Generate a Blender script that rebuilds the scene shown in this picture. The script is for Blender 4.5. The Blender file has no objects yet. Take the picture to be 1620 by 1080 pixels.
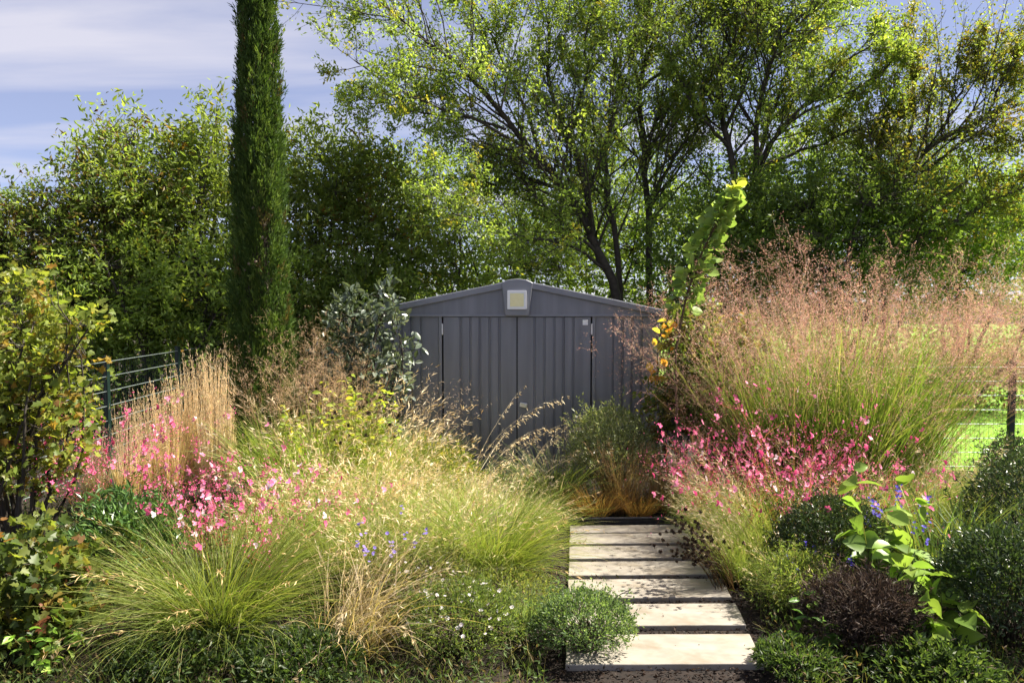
import bpy, math, random
import numpy as np
from mathutils import Matrix, Vector

PI = math.pi
R = math.radians
sc = bpy.context.scene
col = sc.collection

# ------------------------------------------------------------------ camera
F = 1200.0            # focal length in pixels of a 1620 wide frame
CAMH = 1.88
PITCH = math.atan(65 / F)
cam_d = bpy.data.cameras.new('camera')
cam = bpy.data.objects.new('camera', cam_d)
col.objects.link(cam)
cam.location = (0, 0, CAMH)
cam.rotation_euler = (PI / 2 - PITCH, 0, 0)
cam_d.sensor_width = 36
cam_d.lens = 36 * F / 1620
cam_d.clip_end = 3000
cam_d.clip_start = 0.05
sc.camera = cam

# ------------------------------------------------------------------ sky and sun
SUN_EL, SUN_AZ = 52, 76       # azimuth clockwise from straight ahead (+Y)
w = bpy.data.worlds.new('World')
sc.world = w
w.use_nodes = True
nt = w.node_tree
nt.nodes.clear()
def N(tree, typ, **kw):
    n = tree.nodes.new(typ)
    for k, v in kw.items():
        setattr(n, k, v)
    return n
def math_node(tree, op, a, b=None):
    n = N(tree, 'ShaderNodeMath', operation=op)
    for i, v in enumerate((a, b)):
        if v is None: continue
        if isinstance(v, (int, float)): n.inputs[i].default_value = v
        else: tree.links.new(v, n.inputs[i])
    return n.outputs[0]
wo = N(nt, 'ShaderNodeOutputWorld')
bg = N(nt, 'ShaderNodeBackground')
sky = N(nt, 'ShaderNodeTexSky', sky_type='NISHITA')
sky.sun_disc = False
sky.sun_elevation = R(SUN_EL)
sky.sun_rotation = R(SUN_AZ)
sky.air_density = 0.6
sky.dust_density = 0.1
sky.ozone_density = 1.0
tc = N(nt, 'ShaderNodeTexCoord')
sp = N(nt, 'ShaderNodeSeparateXYZ')
nt.links.new(tc.outputs['Generated'], sp.inputs[0])
zz = math_node(nt, 'ADD', math_node(nt, 'MAXIMUM', sp.outputs['Z'], 0.0), 0.10)
cx = math_node(nt, 'DIVIDE', sp.outputs['X'], zz)
cy = math_node(nt, 'DIVIDE', sp.outputs['Y'], zz)
cb = N(nt, 'ShaderNodeCombineXYZ')
nt.links.new(cx, cb.inputs[0]); nt.links.new(cy, cb.inputs[1])
mp = N(nt, 'ShaderNodeMapping')
mp.inputs['Scale'].default_value = (0.32, 0.9, 1)
mp.inputs['Location'].default_value = (5.2, 2.22, 0)
mp.inputs['Rotation'].default_value = (0, 0, R(8))
nt.links.new(cb.outputs[0], mp.inputs[0])
nz = N(nt, 'ShaderNodeTexNoise')
nz.inputs['Scale'].default_value = 1.6
nz.inputs['Detail'].default_value = 8
nz.inputs['Roughness'].default_value = 0.52
nz.inputs['Distortion'].default_value = 0.35
nt.links.new(mp.outputs[0], nz.inputs[0])
cr = N(nt, 'ShaderNodeValToRGB')
cr.color_ramp.elements[0].position = 0.47
cr.color_ramp.elements[0].color = (0.06, 0.06, 0.06, 1)
cr.color_ramp.elements[1].position = 0.70
cr.color_ramp.elements[1].color = (0.72, 0.72, 0.72, 1)
nt.links.new(nz.outputs[0], cr.inputs[0])
mx = N(nt, 'ShaderNodeMixRGB')
mx.inputs[2].default_value = (3.0, 2.9, 3.15, 1)
nt.links.new(cr.outputs[0], mx.inputs[0])
tint = N(nt, 'ShaderNodeMixRGB', blend_type='MULTIPLY')
tint.inputs[0].default_value = 1; tint.inputs[2].default_value = (0.78, 0.70, 0.71, 1)
nt.links.new(sky.outputs[0], tint.inputs[1])
veil = N(nt, 'ShaderNodeMixRGB')          # thin even high cloud over the whole sky
veil.inputs[0].default_value = 0.5; veil.inputs[2].default_value = (1.38, 1.48, 2.22, 1)
nt.links.new(tint.outputs[0], veil.inputs[1])
nt.links.new(veil.outputs[0], mx.inputs[1])
nt.links.new(mx.outputs[0], bg.inputs[0])
bg.inputs[1].default_value = 0.065
nt.links.new(bg.outputs[0], wo.inputs[0])

sd = bpy.data.lights.new('sun', 'SUN')
sd.energy = 3.9
sd.angle = R(1.5)
sd.color = (1.0, 0.93, 0.80)
sun = bpy.data.objects.new('sun', sd)
col.objects.link(sun)
to_sun = Vector((math.sin(R(SUN_AZ)) * math.cos(R(SUN_EL)), math.cos(R(SUN_AZ)) * math.cos(R(SUN_EL)), math.sin(R(SUN_EL))))
sun.rotation_euler = to_sun.to_track_quat('Z', 'Y').to_euler()
sun.location = (12, 8, 14)

sc.view_settings.view_transform = 'Standard'
sc.view_settings.look = 'None'
sc.view_settings.exposure = 2.2
sc.view_settings.gamma = 1
sc.view_settings.use_curve_mapping = False
sc.render.engine = 'CYCLES'
sc.cycles.max_bounces = 5
sc.cycles.diffuse_bounces = 3
sc.cycles.transmission_bounces = 4
sc.cycles.use_denoising = True
sc.cycles.use_adaptive_sampling = True
sc.cycles.adaptive_threshold = 0.02

# ------------------------------------------------------------------ projection helpers (photo pixel -> place)
FW = np.array([0, math.cos(PITCH), -math.sin(PITCH)])
UP = np.array([0, math.sin(PITCH), math.cos(PITCH)])
def W(px, py, Y):
    d = FW + UP * (540 - py) / F + np.array([1, 0, 0]) * (px - 810) / F
    return np.array([0, 0, CAMH]) + d * (Y / d[1])
def X(px, Y, z=0.3):
    depth = Y * FW[1] + (z - CAMH) * FW[2]
    return (px - 810) / F * depth
def G(px, py):
    d = FW + UP * (540 - py) / F + np.array([1, 0, 0]) * (px - 810) / F
    return np.array([0, 0, CAMH]) + d * (-CAMH / d[2])
def Hh(py, Y):
    return W(810, py, Y)[2]

def lin(r, g, b):
    f = lambda c: (c / 255 / 12.92) if c / 255 <= 0.04045 else ((c / 255 + 0.055) / 1.055) ** 2.4
    return np.array([f(r), f(g), f(b)])
def norm(v):
    return v / np.maximum(np.linalg.norm(v, axis=-1, keepdims=True), 1e-9)

# ------------------------------------------------------------------ mesh collector
class MB:
    def __init__(s): s.v = []; s.t = []; s.c = []; s.n = 0; s.sm = []
    def add(s, v, t, c, smooth=False):
        v = np.asarray(v, float).reshape(-1, 3); t = np.asarray(t, int).reshape(-1, 3)
        c = np.asarray(c, float)
        if c.ndim == 1: c = np.tile(c, (len(v), 1))
        s.v.append(v); s.t.append(t + s.n); s.c.append(c.reshape(-1, 3)); s.n += len(v)
        s.sm.append(np.full(len(t), smooth))
    def mesh(s, name, mat):
        me = bpy.data.meshes.new(name)
        if not s.v: return me
        v = np.concatenate(s.v); t = np.concatenate(s.t); c = np.concatenate(s.c); sm = np.concatenate(s.sm)
        me.vertices.add(len(v)); me.vertices.foreach_set('co', v.astype(np.float32).ravel())
        me.loops.add(len(t) * 3); me.loops.foreach_set('vertex_index', t.astype(np.int32).ravel())
        me.polygons.add(len(t)); me.polygons.foreach_set('loop_start', np.arange(0, len(t) * 3, 3, dtype=np.int32))
        me.polygons.foreach_set('use_smooth', sm)
        me.update(calc_edges=True)
        a = me.color_attributes.new('col', 'FLOAT_COLOR', 'POINT')
        a.data.foreach_set('color', np.concatenate([np.clip(c, 0, 1), np.ones((len(c), 1))], 1).astype(np.float32).ravel())
        me.materials.append(mat)
        return me

# ------------------------------------------------------------------ materials
def base_mat(name):
    m = bpy.data.materials.new(name); m.use_nodes = True
    t = m.node_tree; t.nodes.clear()
    return m, t, N(t, 'ShaderNodeOutputMaterial')
def leaf_mat(name, trans=0.35, rough=0.5, spec=0.3, boost=(1.5, 1.5, 0.75), jitter=0.25):
    m, t, out = base_mat(name)
    at = N(t, 'ShaderNodeAttribute', attribute_name='col')
    oi = N(t, 'ShaderNodeObjectInfo')
    hs = N(t, 'ShaderNodeHueSaturation')
    mr = N(t, 'ShaderNodeMapRange')
    mr.inputs[3].default_value = 1 - jitter; mr.inputs[4].default_value = 1 + jitter
    t.links.new(oi.outputs['Random'], mr.inputs[0])
    t.links.new(mr.outputs[0], hs.inputs['Value'])
    t.links.new(at.outputs['Color'], hs.inputs['Color'])
    pb = N(t, 'ShaderNodeBsdfPrincipled')
    pb.inputs['Roughness'].default_value = rough
    pb.inputs['Specular IOR Level'].default_value = spec
    t.links.new(hs.outputs[0], pb.inputs['Base Color'])
    tr = N(t, 'ShaderNodeBsdfTranslucent')
    ml = N(t, 'ShaderNodeMixRGB', blend_type='MULTIPLY')
    ml.inputs[0].default_value = 1; ml.inputs[2].default_value = (*boost, 1)
    t.links.new(hs.outputs[0], ml.inputs[1]); t.links.new(ml.outputs[0], tr.inputs[0])
    mi = N(t, 'ShaderNodeMixShader'); mi.inputs[0].default_value = trans
    t.links.new(pb.outputs[0], mi.inputs[1]); t.links.new(tr.outputs[0], mi.inputs[2])
    t.links.new(mi.outputs[0], out.inputs[0])
    return m
M_LEAF = leaf_mat('tree_leaf', 0.55, 0.45, 0.35)
M_GLOSS = leaf_mat('glossy_leaf', 0.25, 0.32, 0.5)
M_GRASS = leaf_mat('grass_blade', 0.40, 0.55, 0.25)
M_DRY = leaf_mat('dry_straw', 0.35, 0.6, 0.2, (1.2, 1.1, 0.9))
M_BROAD = leaf_mat('broad_leaf', 0.4, 0.42, 0.4, (1.3, 1.35, 0.8))
M_PETAL = leaf_mat('petal', 0.35, 0.6, 0.2, (1.15, 1.0, 1.05))
M_CYP = leaf_mat('cypress_scale', 0.3, 0.6, 0.2)

def bark_mat():
    m, t, out = base_mat('bark')
    at = N(t, 'ShaderNodeAttribute', attribute_name='col')
    tcx = N(t, 'ShaderNodeTexCoord')
    n = N(t, 'ShaderNodeTexNoise'); n.inputs['Scale'].default_value = 14; n.inputs['Detail'].default_value = 6
    t.links.new(tcx.outputs['Object'], n.inputs[0])
    rp = N(t, 'ShaderNodeValToRGB')
    rp.color_ramp.elements[0].position = .3; rp.color_ramp.elements[0].color = (.55, .5, .45, 1)
    rp.color_ramp.elements[1].position = .7; rp.color_ramp.elements[1].color = (1.3, 1.28, 1.2, 1)
    t.links.new(n.outputs[0], rp.inputs[0])
    ml = N(t, 'ShaderNodeMixRGB', blend_type='MULTIPLY'); ml.inputs[0].default_value = 1
    t.links.new(at.outputs['Color'], ml.inputs[1]); t.links.new(rp.outputs[0], ml.inputs[2])
    bp = N(t, 'ShaderNodeBump'); bp.inputs['Strength'].default_value = .5; bp.inputs['Distance'].default_value = .01
    t.links.new(n.outputs[0], bp.inputs['Height'])
    pb = N(t, 'ShaderNodeBsdfPrincipled'); pb.inputs['Roughness'].default_value = .85
    t.links.new(ml.outputs[0], pb.inputs['Base Color']); t.links.new(bp.outputs[0], pb.inputs['Normal'])
    t.links.new(pb.outputs[0], out.inputs[0])
    return m
M_BARK = bark_mat()

def noise_mat(name, c0, c1, scale, rough=.9, bump=.3, bdist=.01, detail=8, metallic=0, spec=.3, stretch=(1, 1, 1), c2=None, scale2=1.3, rough2=None):
    m, t, out = base_mat(name)
    tcx = N(t, 'ShaderNodeTexCoord')
    mpn = N(t, 'ShaderNodeMapping'); mpn.inputs['Scale'].default_value = stretch
    t.links.new(tcx.outputs['Object'], mpn.inputs[0])
    n = N(t, 'ShaderNodeTexNoise'); n.inputs['Scale'].default_value = scale; n.inputs['Detail'].default_value = detail
    t.links.new(mpn.outputs[0], n.inputs[0])
    rp = N(t, 'ShaderNodeValToRGB')
    rp.color_ramp.elements[0].position = .32; rp.color_ramp.elements[0].color = (*c0, 1)
    rp.color_ramp.elements[1].position = .68; rp.color_ramp.elements[1].color = (*c1, 1)
    t.links.new(n.outputs[0], rp.inputs[0])
    pb = N(t, 'ShaderNodeBsdfPrincipled')
    pb.inputs['Roughness'].default_value = rough; pb.inputs['Metallic'].default_value = metallic
    pb.inputs['Specular IOR Level'].default_value = spec
    cout = rp.outputs[0]
    if c2 is not None:
        n2 = N(t, 'ShaderNodeTexNoise'); n2.inputs['Scale'].default_value = scale2; n2.inputs['Detail'].default_value = 7
        n2.inputs['Distortion'].default_value = .15; n2.inputs['Roughness'].default_value = .68
        t.links.new(mpn.outputs[0], n2.inputs[0])
        r2 = N(t, 'ShaderNodeValToRGB'); r2.color_ramp.elements[0].position = .47; r2.color_ramp.elements[1].position = .70
        t.links.new(n2.outputs[0], r2.inputs[0])
        mm = N(t, 'ShaderNodeMixRGB'); mm.inputs[2].default_value = (*c2, 1)
        t.links.new(r2.outputs[0], mm.inputs[0]); t.links.new(cout, mm.inputs[1]); cout = mm.outputs[0]
        if rough2 is not None:
            rr = N(t, 'ShaderNodeMapRange'); rr.inputs[3].default_value = rough; rr.inputs[4].default_value = rough2
            t.links.new(r2.outputs[0], rr.inputs[0]); t.links.new(rr.outputs[0], pb.inputs['Roughness'])
    t.links.new(cout, pb.inputs['Base Color'])
    bp = N(t, 'ShaderNodeBump'); bp.inputs['Strength'].default_value = bump; bp.inputs['Distance'].default_value = bdist
    t.links.new(n.outputs[0], bp.inputs['Height']); t.links.new(bp.outputs[0], pb.inputs['Normal'])
    t.links.new(pb.outputs[0], out.inputs[0])
    return m
M_SOIL = noise_mat('soil', (.010, .007, .005), (.03, .021, .014), 18, .95, .8, .03)
M_LAWN = noise_mat('lawn_ground', (.11, .22, .02), (.18, .32, .035), 6, .9, .6, .03)
M_CHIP = noise_mat('mulch_chip', (.006, .004, .003), (.018, .011, .008), 40, .9, .3, .004)
M_STONE = noise_mat('pale_stone', (.235, .21, .178), (.31, .282, .243), 9, .34, .25, .004, stretch=(1, 1.5, 1), c2=(.185, .15, .105), scale2=2.4, rough2=.25, spec=.5)
M_SHED = noise_mat('shed_metal', (.162, .168, .192), (.215, .222, .25), 1.6, .36, .04, .002, metallic=.35, stretch=(7, 7, .5), spec=.5)
M_SHEDTRIM = noise_mat('shed_trim', (.19, .196, .22), (.23, .237, .262), 2.2, .36, .04, .002, metallic=.35, spec=.5)
M_DARK = noise_mat('dark_rubber', (.015, .015, .018), (.03, .03, .034), 20, .45, .1, .002)
M_SILVER = noise_mat('brushed_steel', (.55, .55, .56), (.68, .68, .69), 30, .3, .05, .001, metallic=.9)
M_WHITE = noise_mat('white_plastic', (.82, .83, .86), (.88, .89, .92), 8, .4, .02, .001)
M_YELLOW = noise_mat('cream_diffuser', (.88, .82, .46), (.92, .86, .52), 30, .35, .02, .001)
M_FENCE = noise_mat('fence_green', (.005, .014, .011), (.009, .022, .018), 12, .4, .05, .001, spec=.5)
M_WIRE = noise_mat('fence_wire_sheen', (.14, .17, .165), (.22, .26, .25), 12, .35, .05, .001, spec=.5, metallic=.3)  # pale grey paints a sheen onto the horizontal wires

# ------------------------------------------------------------------ object helpers
def thing(name, label, cat, loc=(0, 0, 0), rz=0, s=1.0, group=None):
    o = bpy.data.objects.new(name, None); col.objects.link(o)
    o.location = loc; o.rotation_euler = (0, 0, rz); o.scale = (s, s, s) if np.isscalar(s) else s
    o.empty_display_size = .1
    o['label'] = label; o['category'] = cat
    if group: o['group'] = group
    return o
def part(name, me, parent, kind=None, loc=None):
    o = bpy.data.objects.new(name, me); col.objects.link(o); o.parent = parent
    if loc is not None: o.location = loc
    if kind: o['kind'] = kind
    return o
def struct(name, me, kind='structure'):
    o = bpy.data.objects.new(name, me); col.objects.link(o); o['kind'] = kind
    return o

def box_v(x0, x1, y0, y1, z0, z1):
    v = [(x, y, z) for z in (z0, z1) for y in (y0, y1) for x in (x0, x1)]
    f = [(0, 2, 3), (0, 3, 1), (4, 5, 7), (4, 7, 6), (0, 1, 5), (0, 5, 4), (2, 6, 7), (2, 7, 3), (0, 4, 6), (0, 6, 2), (1, 3, 7), (1, 7, 5)]
    return v, f
def box_mesh(name, mat, *b, bevel=0):
    mb = MB(); v, f = box_v(*b); mb.add(v, f, (0.5, .5, .5))
    return mb.mesh(name, mat)
def bev(o, w_=.004, seg=2):
    m = o.modifiers.new('bevel', 'BEVEL'); m.width = w_; m.segments = seg; m.limit_method = 'ANGLE'; m.angle_limit = R(40)
    return o
def prism_xz(name, mat, pts, y0, y1):
    """polygon given in x,z extruded along y"""
    mb = MB(); n = len(pts)
    v = [(x, y0, z) for x, z in pts] + [(x, y1, z) for x, z in pts]
    from mathutils.geometry import tessellate_polygon
    tri = tessellate_polygon([[Vector((x, z, 0)) for x, z in pts]])
    f = [tuple(t) for t in tri] + [tuple(i + n for i in reversed(t)) for t in tri]
    for i in range(n):
        j = (i + 1) % n; f += [(i, j, j + n), (i, j + n, i + n)]
    mb.add(v, f, (.5, .5, .5))
    me = mb.mesh(name, mat)
    import bmesh
    bm = bmesh.new(); bm.from_mesh(me); bmesh.ops.recalc_face_normals(bm, faces=bm.faces)
    bmesh.ops.dissolve_limit(bm, angle_limit=R(1), verts=bm.verts, edges=bm.edges)
    bm.to_mesh(me); bm.free()
    return me

# ------------------------------------------------------------------ plant building blocks
T_DIAMOND = (np.array([(0, 0, 0), (.45, .5, .10), (1, 0, 0), (.45, -.5, .10)]), np.array([(0, 2, 1), (0, 3, 2)]))
T_OVAL = (np.array([(0, 0, 0), (.18, .3, .05), (.5, .5, .09), (.82, .3, .02), (1, 0, -.08), (.82, -.3, .02), (.5, -.5, .09), (.18, -.3, .05), (.5, 0, 0)]),
          np.array([(0, 8, 1), (1, 8, 2), (2, 8, 3), (3, 8, 4), (4, 8, 5), (5, 8, 6), (6, 8, 7), (7, 8, 0)]))
T_BIG = (np.array([(0, 0, 0), (.1, .26, .05), (.28, .46, .10), (.5, .5, .12), (.74, .34, .07), (.9, .14, -.02), (1, 0, -.10),
                   (.9, -.14, -.02), (.74, -.34, .07), (.5, -.5, .12), (.28, -.46, .10), (.1, -.26, .05), (.28, 0, .01), (.5, 0, .02), (.74, 0, -.01)]),
         np.array([(0, 12, 1), (1, 12, 2), (2, 12, 13), (2, 13, 3), (3, 13, 14), (3, 14, 4), (4, 14, 5), (5, 14, 6),
                   (6, 14, 7), (7, 14, 8), (8, 14, 9), (9, 14, 13), (9, 13, 10), (10, 13, 12), (10, 12, 11), (11, 12, 0)]))
T_ROUND = (np.array([(0, 0, 0), (-.02, .2, .03), (.12, .42, .08), (.4, .53, .10), (.7, .4, .06), (.9, .17, 0), (1, 0, -.05),
                     (.9, -.17, 0), (.7, -.4, .06), (.4, -.53, .10), (.12, -.42, .08), (-.02, -.2, .03), (.42, 0, 0)]),
           np.array([(i, 12, (i + 1) % 12) for i in range(12)]))
T_LOBED = (np.array([(0, 0, 0), (-.05, .28, .04), (.22, .56, .10), (.34, .30, .05), (.62, .48, .10), (.66, .24, .04), (1, 0, -.04),
                     (.66, -.24, .04), (.62, -.48, .10), (.34, -.30, .05), (.22, -.56, .10), (-.05, -.28, .04), (.36, 0, 0)]),
           np.array([(i, 12, (i + 1) % 12) for i in range(12)]))

def frames(rng, d, up=.6):
    d = norm(d)
    n = rng.normal(size=d.shape) * (1 - up) + np.array([0, 0, 1.0]) * up
    n = n - d * (n * d).sum(-1, keepdims=True)
    n = norm(n)
    return d, np.cross(n, d), n
def leaves(mb, rng, pos, d, L, Wd, cols, tmpl=T_DIAMOND, up=.5):
    n = len(pos)
    L = np.broadcast_to(L, (n,)); Wd = np.broadcast_to(Wd, (n,))
    d, s, nn = frames(rng, d, up)
    tv, tf = tmpl
    v = pos[:, None] + tv[None, :, 0, None] * (L[:, None] * d)[:, None] + tv[None, :, 1, None] * (Wd[:, None] * s)[:, None] + tv[None, :, 2, None] * (L[:, None] * nn)[:, None]
    k = len(tv)
    f = (tf[None] + (np.arange(n) * k)[:, None, None]).reshape(-1, 3)
    mb.add(v.reshape(-1, 3), f, np.repeat(cols, k, 0))
def pick(rng, pal, n, jit=.18):
    """pal: list of (weight, colour)"""
    wts = np.array([p[0] for p in pal], float); wts /= wts.sum()
    idx = rng.choice(len(pal), n, p=wts)
    c = np.array([p[1] for p in pal])[idx]
    return c * (1 + rng.normal(0, jit, (n, 1))).clip(.4, 1.8)
def blades(mb, rng, base, az, lean, L, wd, droop, c0, c1, nseg=5, power=1.4, wob=.18, zmin=.01):
    n = len(base)
    t = np.linspace(0, 1, nseg + 1)
    tm = (t[:-1] + t[1:]) / 2
    th = lean[:, None] + droop[:, None] * tm ** power
    az2 = az[:, None] + wob * rng.normal(size=(n, 1)) * tm * 3
    st = np.stack([np.sin(th) * np.cos(az2), np.sin(th) * np.sin(az2), np.cos(th)], -1) * (L / nseg)[:, None, None]
    p = np.concatenate([base[:, None], base[:, None] + np.cumsum(st, 1)], 1)
    p[..., 2] = np.maximum(p[..., 2], zmin)
    tg = norm(np.concatenate([st, st[:, -1:]], 1))
    rv = norm(rng.normal(size=(n, 3)) + np.stack([-np.sin(az), np.cos(az), 0 * az], -1) * 1.2)[:, None]
    side = norm(rv - tg * (rv * tg).sum(-1, keepdims=True))
    prof = np.minimum(1, .55 + 1.6 * t) * (1 - t ** 2.2)
    half = side * (wd[:, None] * prof[None])[..., None] * .5
    vl = p[:, :-1] - half[:, :-1]; vr = p[:, :-1] + half[:, :-1]; tip = p[:, -1:]
    v = np.concatenate([vl, vr, tip], 1)
    k = 2 * nseg + 1
    f = []
    for i in range(nseg - 1):
        f += [(i, nseg + i, nseg + i + 1), (i, nseg + i + 1, i + 1)]
    f.append((nseg - 1, 2 * nseg - 1, 2 * nseg))
    f = (np.array(f)[None] + (np.arange(n) * k)[:, None, None]).reshape(-1, 3)
    tt = np.concatenate([t[:-1], t[:-1], t[-1:]])
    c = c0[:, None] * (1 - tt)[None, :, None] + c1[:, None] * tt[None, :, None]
    mb.add(v.reshape(-1, 3), f, c.reshape(-1, 3))
    return p, tg
def tubes(mb, P, Rr, cols, k=4):
    """P (n,m,3) polylines, Rr (n,m) radii"""
    n, m, _ = P.shape
    tg = norm(np.gradient(P, axis=1))
    ref = np.where(np.abs(tg[..., 2:3]) > .9, np.array([1.0, 0, 0]), np.array([0, 0, 1.0]))
    a = norm(np.cross(tg, ref)); b = np.cross(tg, a)
    ang = np.arange(k) * 2 * PI / k
    v = P[:, :, None] + Rr[:, :, None, None] * (a[:, :, None] * np.cos(ang)[None, None, :, None] + b[:, :, None] * np.sin(ang)[None, None, :, None])
    f = []
    for i in range(m - 1):
        for j in range(k):
            q = i * k + j; r_ = i * k + (j + 1) % k
            f += [(q, r_, r_ + k), (q, r_ + k, q + k)]
    f = (np.array(f)[None] + (np.arange(n) * m * k)[:, None, None]).reshape(-1, 3)
    mb.add(v.reshape(-1, 3), f, np.repeat(cols, m * k, 0) if cols.ndim == 2 else cols, smooth=True)
def at_t(p, t):
    """p (n,m,3), t (n,k) in 0..1 -> (n,k,3)"""
    m = p.shape[1] - 1
    x = np.clip(t * m, 0, m - 1e-6); i = x.astype(int); fr = (x - i)[..., None]
    r = np.arange(len(p))[:, None]
    return p[r, i] * (1 - fr) + p[r, i + 1] * fr
U = lambda rng, a, b, n: rng.uniform(a, b, n)

def clump(seed, n=600, L=(.5, .8), wd=.004, lean=(.05, .7), droop=(.5, 1.4), r=.12, c0=None, c1=None, jit=.18, nseg=5,
          culms=0, cL=(.9, 1.2), clean=(.03, .4), cdroop=(.1, .6), cw=.003, cpal=None, head=None, hpal=None, hn=14, hs=1.0, azr=None, ht=.62):
    rng = np.random.default_rng(seed)
    out = []
    if n:
        mb = MB()
        a = U(rng, 0, 2 * PI, n); rr = r * np.sqrt(U(rng, 0, 1, n))
        q = rr / max(r, 1e-6)
        base = np.stack([rr * np.cos(a), rr * np.sin(a), np.zeros(n)], -1)
        az = a + rng.normal(0, .6, n)
        if azr is not None: az = U(rng, azr[0], azr[1], n)
        le = lean[0] + (lean[1] - lean[0]) * np.clip(.35 * q + .65 * U(rng, 0, 1, n), 0, 1)
        blades(mb, rng, base, az, le, U(rng, *L, n), wd * U(rng, .7, 1.3, n), U(rng, *droop, n), pick(rng, c0, n, jit), pick(rng, c1, n, jit), nseg)
        out.append(('blades', mb.mesh('blades', M_GRASS), 'stuff'))
    if culms:
        mb = MB(); n = culms
        a = U(rng, 0, 2 * PI, n); rr = r * .8 * np.sqrt(U(rng, 0, 1, n))
        base = np.stack([rr * np.cos(a), rr * np.sin(a), np.zeros(n)], -1)
        az = a + rng.normal(0, .5, n)
        if azr is not None: az = U(rng, azr[0], azr[1], n)
        p, tg = blades(mb, rng, base, az, U(rng, *clean, n), U(rng, *cL, n), cw * np.ones(n), U(rng, *cdroop, n), pick(rng, cpal, n), pick(rng, cpal, n), 6)
        # keep the stem tips a little thick: seed heads hide them
        out.append(('culms', mb.mesh('culms', M_DRY), 'stuff'))
        if head:
            mb = MB(); k = hn
            if head == 'plume':
                t = U(rng, .70, 1.0, (n, k)); pos = at_t(p, t).reshape(-1, 3); d = at_t(tg, t).reshape(-1, 3)
                pos = pos + rng.normal(0, .003 * hs, pos.shape)
                d = norm(d + rng.normal(0, .16, d.shape))
                leaves(mb, rng, pos, d, U(rng, .018, .034, len(pos)) * hs, .0045 * hs, pick(rng, hpal, len(pos)), up=.1)
            elif head == 'cloud':
                nb = k
                t = U(rng, ht, 1.0, (n, nb)); pos = at_t(p, t).reshape(-1, 3); d = at_t(tg, t).reshape(-1, 3)
                d = norm(d * .8 + rng.normal(0, .72, d.shape))
                ln = U(rng, .07, .22, len(pos)) * hs * (1.25 - .7 * ((t.ravel() - ht) / (1 - ht)))
                az = np.arctan2(d[:, 1], d[:, 0]); le = np.arccos(np.clip(d[:, 2], -1, 1))
                bc = pick(rng, hpal, len(pos))
                bp_, bt = blades(mb, rng, pos, az, le, ln, .0016 * np.ones(len(pos)), U(rng, -.1, .5, len(pos)), bc * .8, bc, 3)
                ks = 7
                t2 = U(rng, .25, 1.0, (len(pos), ks)); q = at_t(bp_, t2).reshape(-1, 3); dd = at_t(bt, t2).reshape(-1, 3)
                q = q + rng.normal(0, .009 * hs, q.shape)
                leaves(mb, rng, q, norm(dd + rng.normal(0, .6, dd.shape)), U(rng, .007, .013, len(q)) * hs, .0032 * hs, pick(rng, hpal, len(q)), up=.2)
            elif head == 'droop':
                t = U(rng, .58, 1.0, (n, k)); pos = at_t(p, t).reshape(-1, 3); tt = at_t(tg, t).reshape(-1, 3)
                d = norm(tt * .75 + rng.normal(0, .35, tt.shape) + np.array([0, 0, -.75]))
                pos = pos + d * (.012 * hs)
                leaves(mb, rng, pos, d, U(rng, .022, .045, len(pos)) * hs, .006 * hs, pick(rng, hpal, len(pos)), up=.2)
            elif head == 'fluff':
                t = U(rng, .55, 1.0, (n, k)); pos = at_t(p, t).reshape(-1, 3); tt = at_t(tg, t).reshape(-1, 3)
                d = norm(tt + rng.normal(0, .38, tt.shape) + np.array([0, 0, -.15]))
                leaves(mb, rng, pos, d, U(rng, .03, .07, len(pos)) * hs, .0028 * hs, pick(rng, hpal, len(pos)), up=.2)
            elif head == 'bottle':
                t = U(rng, .80, 1.0, (n, k)); pos = at_t(p, t).reshape(-1, 3); tt = at_t(tg, t).reshape(-1, 3)
                d = norm(tt * .6 + rng.normal(0, .8, tt.shape))
                leaves(mb, rng, pos, d, U(rng, .010, .02, len(pos)) * hs, .003 * hs, pick(rng, hpal, len(pos)), up=.2)
            out.append(('seed_heads', mb.mesh('seed_heads', M_DRY), 'stuff'))
    return out
def put(parts, name, label, cat, px, Y, rz=0, s=1.0, group=None, z=0, x=None):
    o = thing(name, label, cat, (X(px, Y) if x is None else x, Y, z), rz, s, group)
    for nm, me, kd in parts:
        part(nm, me.copy() if me.users else me, o, kd)
    return o

# ================================================================== THE SETTING
def sheet(name, mat, pts, z, nsub=0):
    mb = MB(); n = len(pts)
    from mathutils.geometry import tessellate_polygon
    tri = tessellate_polygon([[Vector((x, y, 0)) for x, y in pts]])
    v = [(x, y, z) for x, y in pts]
    f = []
    for t in tri:
        a, b, c = [Vector(v[i]) for i in t]
        f.append(tuple(t) if (b - a).cross(c - a).z > 0 else tuple(reversed(t)))
    mb.add(v, f, (.5, .5, .5))
    return struct(name, mb.mesh(name, mat))
sheet('ground', M_SOIL, [(-400, -60), (400, -60), (400, 900), (-400, 900)], -.02)
sheet('lawn', M_LAWN, [(3.6, 8.35), (60, 8.35), (60, 60), (3.0, 60), (3.4, 12)], -.012)

def pathx(Y): return .278 + (Y - 3.83) * .0856
# path bed: dark mulch strip under the slabs
sheet('path_bed', M_CHIP, [(pathx(3) - .16, 3.0), (pathx(3) + 1.16, 3.0), (pathx(6.4) + 1.16, 6.4), (pathx(6.4) - .2, 6.4)], -.014)

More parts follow.
